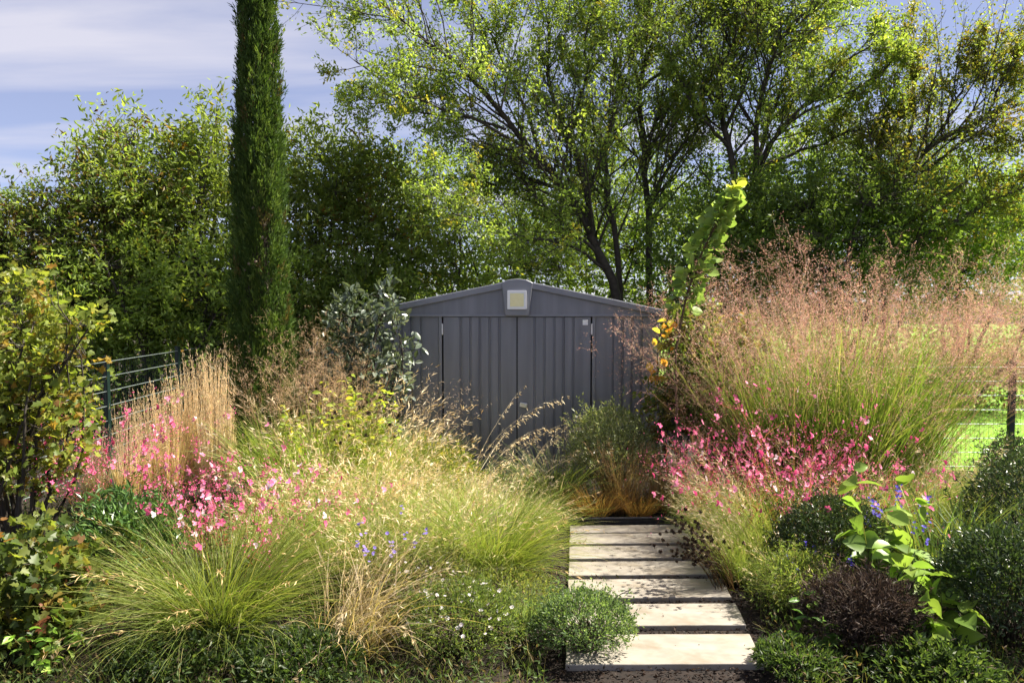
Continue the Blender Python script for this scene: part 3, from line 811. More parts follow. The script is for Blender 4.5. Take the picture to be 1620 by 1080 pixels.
bush('bramble_hedge', 'twiggy browning hedge at the far left edge below the pale sky', 'shrub', W(40, 560, 11)[0], 11.4,
     [E(40, 370, 11.3, .75, .7, .5), E(90, 330, 11.6, .45, .6, .45), E(0, 340, 11.4, .5, .6, .4), E(60, 470, 11.2, 1.0, .8, .8), E(-60, 430, 11.2, 1, .8, .9)], 1800, 10, (.075, .45), [(3, G1), (2, G2), (2, (.12, .11, .035)), (1.6, BRN), (.5, DKR)], 39, .04, brsh=1, group='shrubs and trees behind the fence')
bush('dark_hedge', 'dark leafy hedge in shade directly behind the left wire fence', 'shrub', W(230, 600, 10.8)[0], 11.2,
     [E(180, 480, 11.2, 1.2, .6, .8), E(290, 470, 11.3, 1.2, .6, .9), E(400, 480, 11.6, 1.2, .6, 1.0), E(100, 540, 10.9, 1.0, .6, .7)], 1700, 14, (.085, .42), PM, 40, .04, M_LEAF, group='shrubs and trees behind the fence')
bush('dark_hedge', 'shaded hedge between the cypress and the shed roof', 'shrub', W(520, 600, 12)[0], 12.0,
     [E(500, 470, 12, 1.0, .6, .9), E(590, 480, 11.8, .9, .6, .7), E(450, 540, 11.8, 1, .6, .8)], 1300, 14, (.075, .45), PM, 41, .04, M_LEAF, group='shrubs and trees behind the fence')
# low brush beyond the lawn, and the far leaf screen added to block horizon light
bush('low_brush', 'low brown brush at the far side of the sunlit lawn', 'shrub', W(1540, 600, 17)[0], 17,
     [E(1500, 575, 17, 1.5, .6, .5), E(1590, 580, 17.4, 1.5, .6, .5), E(1640, 560, 17.4, 1, .6, .6)], 800, 12, (.07, .4), [(2, BRN), (2, (.10, .10, .03)), (2, G1)], 42, .03, group='shrubs and trees behind the fence')
def far_leaf_screen():  # added mass of leaves that keeps horizon light out of the gaps
    rng = np.random.default_rng(77); mb = MB(); n = 9000
    x = rng.uniform(-30, 34, n); hgt = 3.0 + 1.2 * np.sin(x * .37 + 1) + .8 * np.sin(x * .91) + np.where(x > 2, 2.6, 0) - np.where(x < -9, .9, 0)
    z = rng.uniform(0, 1, n) ** .8 * hgt
    p = np.stack([x, 24 + rng.normal(0, 1.1, n) + .1 * np.abs(x), z], -1)
    k = 5
    pos = (p[:, None] + rng.normal(0, .22, (n, k, 3))).reshape(-1, 3)
    leaves(mb, rng, pos, rng.normal(size=pos.shape), rng.uniform(.12, .26, len(pos)), .11, pick(rng, PM, len(pos), .25), T_DIAMOND, .4)
    o = struct('far_leaf_screen', mb.mesh('far_leaf_screen', M_LEAF), 'stuff'); o['label'] = 'added far leaf screen blocking horizon light behind the hedge'
far_leaf_screen()

# ------------------------------------------------------------------ cypress
def cypress():
    rng = np.random.default_rng(5); CY = 7.0; cx = X(418, CY, 1.5)
    o = thing('cypress_tree', 'tall dark columnar cypress reaching beyond the top of the photo', 'tree', (cx, CY, 0))
    H = 6.0
    def rad(z): return np.interp(z, [0, .5, 1.6, 3.0, 4.3, 5.3, H], [.16, .228, .215, .18, .122, .065, .008])
    mb = MB(); nt_ = 3900
    z = rng.uniform(.1, H - .1, nt_); a = rng.uniform(0, 2 * PI, nt_)
    lump = 1 + .13 * np.sin(3 * a + z * 1.7) + .09 * np.sin(5 * a - z * 2.9)
    r_ = rad(z) * lump * np.where(rng.uniform(size=nt_) < .35, rng.uniform(.55, .9, nt_), rng.uniform(.86, 1.05, nt_))
    stray = rng.uniform(size=nt_) < .05
    r_ = np.where(stray, r_ * rng.uniform(1.05, 1.2, nt_), r_)
    c = np.stack([r_ * np.cos(a) - .004 * z, r_ * np.sin(a), z], -1)
    out = np.stack([np.cos(a), np.sin(a), 0 * a], -1)
    td = norm(out * rng.uniform(.05, .30, (nt_, 1)) + np.array([0, 0, 1]) + rng.normal(0, .14, (nt_, 3)))
    k = 27
    s = rng.uniform(0, 1, (nt_, k))
    pos = c[:, None] + td[:, None] * (s * .16)[..., None] + rng.normal(0, .020, (nt_, k, 3)) * (1.2 - s)[..., None]
    ld = td[:, None] + rng.normal(0, .33, (nt_, k, 3)) + out[:, None] * .15
    pal = [(3, (.042, .08, .018)), (3, (.068, .12, .025)), (2, (.11, .17, .035)), (.7, (.15, .21, .05))]
    tc_ = pick(rng, pal, nt_, .2); tc_[rng.uniform(size=nt_) < .03] = (.14, .085, .04)
    cc = (tc_[:, None] * .7 + pick(rng, pal, nt_ * k, .2).reshape(nt_, k, 3) * .3).reshape(-1, 3)
    leaves(mb, rng, pos.reshape(-1, 3), ld.reshape(-1, 3), rng.uniform(.03, .07, nt_ * k), .0085, cc, T_DIAMOND, .2)
    part('crown', mb.mesh('crown', M_CYP), o, 'stuff')
    mbt = MB(); zz_ = np.linspace(-.05, H - .3, 12)
    P = np.stack([rng.normal(0, .01, 12), rng.normal(0, .01, 12), zz_], -1)
    tubes(mbt, P[None], np.linspace(.09, .012, 12)[None], np.array([[.08, .06, .045]]), 8)
    nb = 260; zb = rng.uniform(.2, H - .8, nb); ab = rng.uniform(0, 2 * PI, nb)
    rr = rad(zb + .3) * .8; t = np.linspace(0, 1, 4)[None, :]
    P = np.stack([np.cos(ab)[:, None] * rr[:, None] * t ** .6, np.sin(ab)[:, None] * rr[:, None] * t ** .6, zb[:, None] + .4 * t], -1)
    tubes(mbt, P, np.full((nb, 4), .008), np.array([.07, .055, .04]) * np.ones((nb, 1)), 3)
    part('trunk', mbt.mesh('trunk', M_BARK), o)
    # a few round cones
    mc = MB()
    tv, tf = [], []
    for i in range(5):
        for j in range(6):
            th = PI * i / 4; ph = 2 * PI * j / 6; tv.append((math.sin(th) * math.cos(ph), math.sin(th) * math.sin(ph), math.cos(th)))
    for i in range(4):
        for j in range(6):
            a_, b_ = i * 6 + j, i * 6 + (j + 1) % 6; tf += [(a_, b_ + 6, b_), (a_, a_ + 6, b_ + 6)]
    mc.add(np.array(tv) * .016, tf, (.16, .13, .09), smooth=True); cm = mc.mesh('cone', M_BARK)
    for i in range(16):
        zc = rng.uniform(1.8, 4.6); ac = rng.uniform(-2.6, -.4); q = rad(zc) * 1.03
        part('cone', cm, o, loc=(q * math.cos(ac), q * math.sin(ac), zc))
cypress()

# ================================================================== GARDEN PLANTS
STRAW = [(3, (.50, .38, .19)), (2, (.58, .47, .27)), (1, (.40, .28, .13))]
CREAM = [(3, (.62, .52, .33)), (2, (.70, .62, .44)), (1, (.48, .36, .18))]
TAN = [(3, (.42, .29, .15)), (2, (.50, .36, .20)), (1, (.30, .19, .09))]
GREYTAN = [(3, (.34, .27, .20)), (2, (.42, .35, .27)), (1, (.24, .18, .13))]
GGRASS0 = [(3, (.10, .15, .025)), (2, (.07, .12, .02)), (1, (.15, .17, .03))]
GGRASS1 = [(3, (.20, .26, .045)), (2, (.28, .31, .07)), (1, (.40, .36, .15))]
YG0 = [(3, (.19, .26, .045)), (2, (.14, .22, .035)), (1, (.28, .28, .08))]
YG1 = [(3, (.31, .38, .10)), (2, (.43, .43, .18)), (3, (.24, .34, .07))]
PINKTAN = [(3, (.47, .28, .22)), (3, (.53, .35, .27)), (2, (.46, .24, .22)), (1, (.58, .46, .34))]
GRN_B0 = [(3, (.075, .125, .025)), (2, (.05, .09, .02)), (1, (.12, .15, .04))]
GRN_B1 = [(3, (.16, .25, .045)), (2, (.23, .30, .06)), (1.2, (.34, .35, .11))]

REED = [(3, (.64, .52, .33)), (2, (.71, .60, .42)), (1, (.54, .40, .23))]
# --- tan feather reed grass along the left fence
reed = [clump(100 + i, n=260, L=(.5, .95), wd=.005, lean=(.0, .22), droop=(.0, .35), r=.17, c0=STRAW, c1=REED, culms=135, cL=(.8, 1.5), clean=(.0, .12), cdroop=(.0, .10), cw=.0045, cpal=REED, head='plume', hpal=REED, hn=18, hs=1.0) for i in range(3)]
reedspots = [(352, 7.75, 1.0, 'tall tan feather reed grass clump touching the dark side of the cypress'),
             (325, 7.8, .93, 'tan feather reed grass clump second from the cypress'),
             (296, 7.7, .83, 'straw reed grass clump third from the cypress'),
             (266, 7.5, .76, 'straw reed grass clump in front of the second fence post'),
             (236, 7.4, .70, 'straw reed grass clump right of the first fence post'),
             (203, 7.2, .62, 'low straw reed grass clump before the first fence post'),
             (150, 6.9, .50, 'shortest straw reed grass clump, nearest the left leafy bush'),
             (340, 7.2, .72, 'shorter tan reed grass clump in front of the tall reed row')]
for i, (px, Y, s_, lb) in enumerate(reedspots):
    put(reed[i % 3], 'reed_grass_clump', lb, 'grass', px, Y, i * 1.3, s_, 'tan feather reed grasses along the fence')

# --- panicum types
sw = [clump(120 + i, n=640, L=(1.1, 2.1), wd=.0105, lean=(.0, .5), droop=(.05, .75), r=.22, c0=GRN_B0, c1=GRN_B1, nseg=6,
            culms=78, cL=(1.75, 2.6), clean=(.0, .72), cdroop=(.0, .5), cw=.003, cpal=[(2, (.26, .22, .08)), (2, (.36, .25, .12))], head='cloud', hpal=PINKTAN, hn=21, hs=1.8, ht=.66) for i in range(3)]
swspots = [(1195, 7.0, .92, 'tall pink-plumed switchgrass beside the spire of round leaves'),
           (1270, 6.7, .98, 'pink-plumed switchgrass with dark green blades left of centre in the big clump'),
           (1345, 6.6, 1.0, 'tallest pink-plumed switchgrass with bright green upright blades'),
           (1405, 6.9, .95, 'pink-plumed switchgrass right of the tallest one, blades leaning right'),
]
for i, (px, Y, s_, lb) in enumerate(swspots):
    put(sw[i % 3], 'switchgrass_clump', lb, 'grass', px, Y, i * 2.1, s_, 'tall pink switchgrasses right of the shed')
swr = clump(129, n=0, culms=105, cL=(1.9, 2.75), clean=(.25, .85), cdroop=(.0, .35), cw=.003, cpal=[(2, (.26, .22, .08)), (2, (.36, .25, .12))], head='cloud', hpal=PINKTAN, hn=24, hs=1.6, ht=.68, r=.15, azr=(-.8, .7))
swl = clump(128, n=60, L=(1.0, 1.7), wd=.007, lean=(.1, .6), droop=(.1, .6), c0=GRN_B0, c1=GRN_B1, culms=60, cL=(1.5, 2.3), clean=(.1, .7), cdroop=(.0, .5), cw=.003, cpal=[(2, (.26, .22, .08)), (2, (.36, .25, .12))], head='cloud', hpal=PINKTAN, hn=22, hs=1.6, ht=.55, r=.15, azr=(2.3, 4.0))
put(swl, 'switchgrass_clump', 'thin tan plumes leaning left from the pink switchgrasses towards the shed', 'grass', 1200, 6.9, 0, .85, 'tall pink switchgrasses right of the shed')
put(swr, 'switchgrass_clump', 'pink switchgrass haze leaning right over the lawn fence post', 'grass', 1425, 7.0, 0, .95, 'tall pink switchgrasses right of the shed')
PTAN = [(3, (.50, .35, .21)), (2, (.58, .44, .29)), (1, (.42, .28, .17))]
smp = clump(130, n=330, L=(.7, 1.25), wd=.009, lean=(.0, .6), droop=(.1, .9), r=.12, c0=YG0, c1=[(2, (.22, .32, .05)), (1, (.34, .38, .08))], nseg=6,
            culms=40, cL=(1.15, 1.75), clean=(.0, .34), cdroop=(.0, .4), cpal=TAN, head='cloud', hpal=PTAN, hn=13, hs=1.25, ht=.66)
put(smp, 'switchgrass_clump', 'bright green bladed switchgrass with tan plumes at the foot of the cypress', 'grass', 452, 6.5, .4, .95, 'smaller switchgrasses of the left bed')
smp2 = clump(131, n=160, L=(.6, 1.1), wd=.007, lean=(.0, .5), droop=(.1, .8), r=.10, c0=YG0, c1=YG1, culms=42, cL=(1.2, 1.85), clean=(.0, .26), cdroop=(.0, .3), cpal=PTAN, head='cloud', hpal=PTAN, hn=13, hs=1.1, ht=.6)
put(smp2, 'switchgrass_clump', 'thin tan plumed grass between the cypress and the grey leaved shrub', 'grass', 503, 6.8, 1.0, 1.0, 'smaller switchgrasses of the left bed')
put(smp2, 'switchgrass_clump', 'tan plumed grass rising among the yellow leaves left of the shed wall', 'grass', 565, 6.6, 2.6, .82, 'smaller switchgrasses of the left bed')
ygb = clump(137, n=300, L=(.6, 1.15), wd=.009, lean=(.0, .5), droop=(.1, .9), r=.14, c0=YG0, c1=[(2, (.24, .34, .05)), (1, (.36, .40, .09))], nseg=6)
put(ygb, 'green_blade_clump', 'upright lime green grass blades between cypress foot and yellow leaves', 'grass', 520, 6.25, 0, .95)
put(ygb, 'green_blade_clump', 'lime grass blades low in front of the cypress trunk', 'grass', 462, 6.05, 1.9, .75)
wisp = clump(132, n=160, L=(.5, .9), wd=.004, lean=(.0, .7), droop=(.3, 1.1), r=.12, c0=TAN, c1=GREYTAN, culms=55, cL=(.8, 1.35), clean=(.05, .5), cdroop=(.2, .8), cpal=GREYTAN, head='droop', hpal=GREYTAN, hn=18, hs=.8, azr=(-.9, .7))
put(wisp, 'dry_grass_clump', 'wispy grey-tan grass leaning right across the left shed wall', 'grass', 640, 7.2, 0, 1.0)
put(wisp, 'dry_grass_clump', 'low grey-tan dry grass haze before the foot of the left shed door', 'grass', 690, 6.9, .3, .5)
arch_ = clump(133, n=110, L=(.3, .6), wd=.006, lean=(.1, .8), droop=(.3, 1.2), r=.12, c0=GGRASS0, c1=YG1, culms=13, cL=(.8, 1.45), clean=(.3, .9), cdroop=(.6, 1.1), cw=.0035, cpal=CREAM, head='droop', hpal=CREAM, hn=24, hs=1.15, azr=(-1.0, .7))
put(arch_, 'oat_grass_clump', 'pale oat grass arching over from the left in front of the shed doors', 'grass', 735, 6.9, .2, 1.0, 'arching oat grasses before the shed')
put(arch_, 'oat_grass_clump', 'oat grass with long drooping spikelets nodding over the black edging', 'grass', 820, 6.9, -.4, .82, 'arching oat grasses before the shed')
gar = clump(134, n=520, L=(.5, .8), wd=.005, lean=(.1, .9), droop=(.3, 1.2), r=.12, c0=GRN_B0, c1=[(2, (.18, .24, .06)), (1, (.30, .30, .12))], culms=22, cL=(.7, .95), clean=(.2, .8), cdroop=(.4, 1.0), cpal=CREAM, head='droop', hpal=CREAM, hn=16, hs=.9)
put(gar, 'oat_grass_clump', 'green arching grass left of the round shrub by the shed door', 'grass', 878, 6.7, 0, 1.0, 'arching oat grasses before the shed')
tn = clump(135, n=420, L=(.45, .85), wd=.0035, lean=(.0, .45), droop=(.0, .5), r=.16, c0=[(2, (.22, .15, .06)), (1, (.30, .16, .06))], c1=TAN, culms=60, cL=(.6, .85), clean=(.0, .35), cdroop=(.0, .3), cpal=TAN, head='fluff', hpal=TAN, hn=14)
put(tn, 'dry_grass_clump', 'tan upright grass in front of the round shrub by the shed', 'grass', 985, 6.62, 0, .82)
put(tn, 'dry_grass_clump', 'tan grass at the right end of the black edging strip', 'grass', 1050, 6.7, 2, .78)
rust = clump(136, n=520, L=(.22, .42), wd=.003, lean=(.05, .8), droop=(.2, .9), r=.10, c0=[(2, (.16, .09, .03))], c1=[(2, (.36, .19, .06)), (1, (.30, .22, .08))])
put(rust, 'sedge_tuft', 'low rusty sedge tuft just behind the black edging strip', 'grass', 942, 6.45, 0, 1.0)
put(rust, 'sedge_tuft', 'brown sedge tuft in the shade behind the far path slab', 'grass', 1010, 6.45, 2, .85)

# --- fountain grass and dry arching grasses of the foreground
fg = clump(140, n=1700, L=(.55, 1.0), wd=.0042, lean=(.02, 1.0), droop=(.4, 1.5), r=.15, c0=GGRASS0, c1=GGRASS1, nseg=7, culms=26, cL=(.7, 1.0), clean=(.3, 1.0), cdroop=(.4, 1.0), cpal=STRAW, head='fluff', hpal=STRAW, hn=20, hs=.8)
put(fg, 'fountain_grass_clump', 'large green fountain grass arching out at the lower left', 'grass', 345, 4.15, 0, 1.0, 'fountain grasses')
fg2 = clump(141, n=430, L=(.45, 1.0), wd=.0036, lean=(.02, 1.0), droop=(.6, 1.7), r=.24, azr=(-1.9, 1.6), c0=[(2, (.20, .14, .06)), (1, (.14, .13, .04))], c1=GREYTAN + STRAW, nseg=7, culms=40, cL=(.6, .95), clean=(.3, 1.0), cdroop=(.5, 1.2), cpal=STRAW, head='fluff', hpal=CREAM, hn=16, hs=.8)
put(fg2, 'fountain_grass_clump', 'dry tan fountain grass at the bottom, right of the large green one', 'grass', 560, 4.0, .5, .92, 'fountain grasses')
put(fg2, 'fountain_grass_clump', 'dry tan grass just behind the purple verbena flowers', 'grass', 655, 4.75, 2.2, .85, 'fountain grasses')
put(fg, 'fountain_grass_clump', 'yellow-green grass behind the foreground pink flowers', 'grass', 530, 4.9, 2.0, .85, 'fountain grasses')
put(fg, 'fountain_grass_clump', 'green grass fountain spilling towards the path edge on the left side', 'grass', 775, 5.0, 1.2, .95, 'fountain grasses')
fs = clump(142, n=420, L=(.18, .36), wd=.0035, lean=(.0, .6), droop=(.0, .5), r=.06, c0=[(1, (.10, .15, .06))], c1=[(1, (.24, .30, .16)), (1, (.20, .27, .09))])
put(fs, 'fescue_tuft', 'small blue-green fescue tuft behind the white daisies', 'grass', 737, 4.65, 0, 1.0, 'fescue tufts')
put(fs, 'fescue_tuft', 'upright olive grass tuft right of the white daisies', 'grass', 828, 4.2, 1, .9, 'fescue tufts')

# --- feather grass meadow (left bed) and right of the path
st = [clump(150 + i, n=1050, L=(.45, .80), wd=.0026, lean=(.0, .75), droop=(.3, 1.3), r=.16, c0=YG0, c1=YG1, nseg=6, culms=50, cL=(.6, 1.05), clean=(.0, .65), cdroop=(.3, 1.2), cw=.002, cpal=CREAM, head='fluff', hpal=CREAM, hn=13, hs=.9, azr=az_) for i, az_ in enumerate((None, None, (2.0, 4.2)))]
mead = [(470, 5.6), (515, 5.5), (585, 5.3), (650, 5.45), (715, 5.6), (500, 6.1), (565, 6.05), (630, 6.05), (695, 6.1), (770, 5.9), (830, 5.7), (610, 4.95), (705, 4.95), (800, 5.45), (455, 5.2), (545, 6.5), (840, 6.3)]
mead_s = {8: .72, 9: .7, 16: .6, 10: .74, 13: .8, 5: 1.15, 6: 1.15, 15: 1.35, 7: 1.1, 17: 1.45, 18: 1.4, 19: 1.25}
mead += [(500, 6.55), (590, 6.7), (635, 6.5)]
ORD = ['first', 'second', 'third', 'fourth', 'fifth', 'sixth', 'seventh', 'eighth', 'ninth']
rown = lambda Y: 'front' if Y < 5.25 else 'middle' if Y < 5.95 else 'back' if Y < 6.4 else 'rearmost'
for i, (px, Y) in enumerate(mead):
    row = sorted([p for p, y_ in mead if rown(y_) == rown(Y)], reverse=True)
    lb = 'yellow-green feather grass tuft, %s from the path in the %s meadow row' % (ORD[row.index(px)], rown(Y))
    put(st[i % 2], 'feather_grass_clump', lb, 'grass', px, Y, i * .9, mead_s.get(i, .86) + .10 * math.sin(i * 2.3), 'feather grass tufts left of the path')
cr_ = clump(155, n=300, L=(.4, .6), wd=.003, lean=(.0, .6), droop=(.2, .9), r=.1, c0=YG0, c1=YG1, culms=120, cL=(.65, .9), clean=(.0, .42), cdroop=(.5, 1.4), cw=.002, cpal=CREAM, head='fluff', hpal=CREAM, hn=34, hs=.75)
put(cr_, 'hair_grass_clump', 'cream hair grass head glowing in the sun left of the yellow shrub', 'grass', 588, 5.75, 0, .95, 'cream hair grasses')
put(cr_, 'hair_grass_clump', 'cream hair grass mop in front of the yellow shrub', 'grass', 728, 6.1, 1.4, .68, 'cream hair grasses')
put(cr_, 'hair_grass_clump', 'cream hair grass below the dark rudbeckia seed heads', 'grass', 655, 6.3, 2.4, .8, 'cream hair grasses')
rst = [(1150, 5.75, .80, 'pale feather grass leaning onto the far slabs from the right'),
       (1205, 5.4, .95, 'feather grass between the path and the dark clipped dome'),
       (1195, 5.15, .75, 'low feather grass beside the seed heads on the path'),
       (1130, 6.25, .72, 'feather grass behind the pink flowers at the path end'),
       (1270, 5.7, .92, 'straw feather grass below the right pink flowers'),
       (1350, 5.6, .95, 'straw feather grass behind the dark clipped dome'),
       (1430, 5.9, .98, 'yellow feather grass right of the pink flowers'),
       (1500, 6.1, 1.0, 'sunlit yellow feather grass before the lawn fence'),
       (1560, 6.3, .9, 'yellow feather grass next to the lawn fence post'),
       (1250, 4.55, .5, 'short feather grass right of the middle slabs')]
over = [(1135, 5.55, .66, 'feather grass tuft drooping over the right ends of the far slabs'), (1165, 5.0, .6, 'feather grass hanging low over the slab with dark seed heads')]
for i, (px, Y, s_, lb) in enumerate(rst):
    put(st[2 if i in (0, 1, 2, 3) else i % 2], 'feather_grass_clump', lb, 'grass', px, Y, 0 if i < 4 else i * 1.7, s_, 'feather grasses right of the path')

for i, (px, Y, s_, lb) in enumerate(over):
    put(st[2], 'feather_grass_clump', lb, 'grass', px, Y, .3 * i, s_, 'feather grasses right of the path')

# --- gaura
def flower_mesh(name, c, cen, pet=4, L=.5, Wd=.36, fan=1.0):
    mb = MB(); rng = np.random.default_rng(3)
    for i in range(pet):
        a = (i - (pet - 1) / 2) * (2 * PI / pet) * fan
        d = np.array([[math.cos(a), math.sin(a), .25]]); 
        tv = np.array([(0, 0, 0), (.35, .28, .06), (.8, .5, .10), (1, .15, .04), (1, -.15, .04), (.8, -.5, .10), (.35, -.28, .06), (.6, 0, 0)])
        tf = np.array([(k, (k + 1) % 7, 7) for k in range(7)])
        leaves(mb, rng, np.zeros((1, 3)), d, np.array([L]), np.array([Wd]), np.array([c]), (tv, tf), 1.0)
    leaves(mb, rng, np.zeros((5, 3)), rng.normal(0, .4, (5, 3)) + np.array([0, 0, .8]), .35, .04, np.tile(cen, (5, 1)), T_DIAMOND, .3)
    return mb.mesh(name, M_PETAL)
PK1, PK2, PK3, PK4 = (.74, .13, .30), (.82, .30, .45), (.64, .08, .22), (.86, .72, .74)
FL = [flower_mesh('flower', c, (.6, .45, .3), fan=f) for c, f in ((PK1, .62), (PK2, .7), (PK3, .55), (PK1, .8), (PK4, .62), (PK2, .6))]
def gaura(label, px, Y, nst, H, spread, nfl, seed, white=.06, fsize=.038, azr=None, s=1.0):
    rng = np.random.default_rng(seed)
    o = thing('gaura_plant', label, 'flower', (X(px, Y), Y, 0), group='pink flowering gauras')
    mb = MB(); n = nst
    a = U(rng, 0, 2 * PI, n); rr = .12 * np.sqrt(U(rng, 0, 1, n))
    base = np.stack([rr * np.cos(a), rr * np.sin(a), 0 * a], -1)
    az = a if azr is None else U(rng, *azr, n)
    p, tg = blades(mb, rng, base, az, U(rng, .05, spread, n), U(rng, H * .75, H * 1.25, n), .0035 * np.ones(n), U(rng, .1, .7, n),
                   pick(rng, [(2, (.14, .13, .05)), (2, (.22, .09, .06))], n), pick(rng, [(2, (.30, .10, .08)), (1, (.36, .26, .14))], n), 7)
    # side shoots
    t = U(rng, .45, .9, (n, 3)); q = at_t(p, t).reshape(-1, 3); d = norm(at_t(tg, t).reshape(-1, 3) + rng.normal(0, .5, (n * 3, 3)))
    p2, tg2 = blades(mb, rng, q, np.arctan2(d[:, 1], d[:, 0]), np.arccos(np.clip(d[:, 2], -1, 1)), U(rng, .12, .3, n * 3) * H, .0025 * np.ones(n * 3), U(rng, 0, .5, n * 3),
                     pick(rng, [(1, (.30, .10, .08))], n * 3), pick(rng, [(1, (.34, .14, .10))], n * 3), 4)
    part('stems', mb.mesh('stems', M_GRASS), o, 'stuff')
    mb = MB(); k = 16
    t = U(rng, .05, .6, (n, k)); q = at_t(p, t).reshape(-1, 3); d = rng.normal(size=q.shape) + np.array([0, 0, .3])
    leaves(mb, rng, q, d, U(rng, .025, .06, len(q)), .011, pick(rng, [(3, (.08, .13, .03)), (1, (.20, .08, .04)), (1, (.16, .18, .04))], len(q)), T_DIAMOND, .4)
    part('foliage', mb.mesh('foliage', M_LEAF), o, 'stuff')
    # buds and spent petals too small to pick apart
    mb = MB(); A_ = np.concatenate([p[:, -3:].reshape(-1, 3), p2[:, -3:].reshape(-1, 3)])
    q = A_[rng.choice(len(A_), nfl * 9)] + rng.normal(0, .02, (nfl * 9, 3))
    leaves(mb, rng, q, rng.normal(size=q.shape) + np.array([0, 0, .5]), U(rng, .008, .022, len(q)), .008, pick(rng, [(2, PK3), (3, PK1), (1, PK2)], len(q), .2), T_DIAMOND, .2)
    part('buds', mb.mesh('buds', M_PETAL), o, 'stuff')
    t = U(rng, .7, 1.0, (n, 2)); q1 = at_t(p, t).reshape(-1, 3); t = U(rng, .5, 1.0, (n * 3, 2)); q2 = at_t(p2, t).reshape(-1, 3)
    Q = np.concatenate([q1, q2]); Q = Q[rng.choice(len(Q), min(nfl, len(Q)), replace=False)]
    for c_ in Q:
        me = FL[4] if rng.uniform() < white else FL[rng.choice([0, 1, 2, 3, 5])]
        f = part('flower', me, o)
        f.location = c_ + rng.normal(0, .008, 3)
        f.rotation_euler = (rng.uniform(.5, 1.7), rng.uniform(-.6, .6), rng.uniform(-1.3, 1.3))
        k_ = fsize * rng.uniform(.7, 1.25); f.scale = (k_, k_, k_)
gaura('pink gaura sprawling below the tan reed grass and the left bush', 185, 5.7, 70, 1.05, .75, 210, 301, fsize=.041)
gaura('pink and white gaura in front, above the large fountain grass', 378, 4.7, 64, .92, .78, 180, 302, white=.14, fsize=.041)
gaura('pink gaura leaning over the path end right of the shed', 1165, 5.6, 56, .95, .75, 140, 303, fsize=.041)
gaura('largest pink gaura at the foot of the tall switchgrasses', 1262, 5.4, 80, 1.12, .85, 240, 304, fsize=.041)
gaura('sparse pink gaura stems above the dark clipped dome', 1400, 5.3, 26, .85, .6, 45, 305)

# --- domes and leafy shrubs
def dome(name, label, px, Y, rx, h, n, L, asp, pal, seed, mat=M_LEAF, stems=60, tmpl=T_DIAMOND, cat='shrub', group=None, bark=(.06, .045, .03), x=None, twig=0, out=.7, lump=.34, shoots=70):
    rng = np.random.default_rng(seed)
    o = thing(name, label, cat, (X(px, Y) if x is None else x, Y, 0), group=group)
    d = norm(rng.normal(size=(n, 3))); d[:, 2] = np.abs(d[:, 2]) * 1.0 - .1
    bd = norm(rng.normal(size=(26, 3))); ba = rng.uniform(-.8, 1, 26) * lump
    fac = 1 + (ba * np.exp(16 * ((d @ bd.T) - 1))).sum(-1)
    rad = (1 - .5 * rng.uniform(0, 1, n) ** 2.2) * fac * np.where(rng.uniform(size=n) < .10, rng.uniform(1.0, 1.18, n), 1)
    pos = d * rad[:, None] * np.array([rx, rx, h * .62]) + np.array([0, 0, h * .40])
    pos[:, 2] = np.maximum(pos[:, 2], .01)
    ld = d * out + rng.normal(0, .55, d.shape) + np.array([0, 0, .25])
    mb = MB()
    ns = shoots; sd_ = norm(rng.normal(size=(ns, 3)) * np.array([1, 1, .6]) + np.array([0, 0, .55])); sd_[:, 2] = np.abs(sd_[:, 2])
    tip = sd_ * np.array([rx, rx, h * .62]) + np.array([0, 0, h * .40]); kk = 14
    ss = rng.uniform(-.4, 1, (ns, kk)); gd_ = norm(sd_ + np.array([0, 0, .5]) + rng.normal(0, .35, sd_.shape))
    sp_ = (tip[:, None] + gd_[:, None] * (ss * h * rng.uniform(.08, .26, (ns, 1)))[..., None] + rng.normal(0, .006, (ns, kk, 3))).reshape(-1, 3)
    sl_ = np.repeat(gd_, kk, 0) * .6 + rng.normal(0, .6, (ns * kk, 3))
    pos = np.concatenate([pos, sp_]); ld = np.concatenate([ld, sl_]); n = len(pos); pos[:, 2] = np.maximum(pos[:, 2], .01)
    LL = L * rng.uniform(.6, 1.25, n)
    leaves(mb, rng, pos, ld, LL, LL * asp, pick(rng, pal, n, .2), tmpl, .35)
    part('foliage', mb.mesh('foliage', mat), o, 'stuff')
    mbt = MB(); a = U(rng, 0, 2 * PI, stems)
    e_ = pos[rng.choice(n, stems)]
    b_ = np.stack([.05 * np.cos(a), .05 * np.sin(a), 0 * a - .02], -1); t = np.linspace(0, 1, 5)[None, :, None]
    P = b_[:, None] * (1 - t) + e_[:, None] * t + np.array([0, 0, .06]) * (t * (1 - t) * 4) + rng.normal(0, .01, (stems, 5, 3))
    tubes(mbt, P, np.linspace(.006, .002, 5)[None] * np.ones((stems, 1)), np.array(bark) * np.ones((stems, 1)), 3)
    part('stems', mbt.mesh('stems', M_BARK), o, 'stuff')
    return o
GG = [(3, (.055, .075, .03)), (2, (.085, .105, .045)), (1, (.12, .13, .06))]
DKG = [(3, (.025, .045, .016)), (3, (.04, .065, .022)), (1, (.075, .10, .035))]
dome('round_shrub', 'rounded grey-green shrub in front of the right shed door', 968, 7.0, .44, .92, 7500, .04, .28, [(3, (.12, .15, .05)), (2, (.17, .20, .07)), (1, (.27, .27, .13))], 401, M_GLOSS)
dome('clipped_dome', 'dark clipped dome shrub in the middle of the right bed', 1318, 4.95, .36, .60, 9000, .032, .30, DKG, 402, M_GLOSS, group='dark clipped domes')
dome('clipped_dome', 'dark clipped dome cut by the lower right corner of the photo', 1605, 4.05, .40, .66, 12000, .034, .34, DKG, 403, M_GLOSS, group='dark clipped domes')
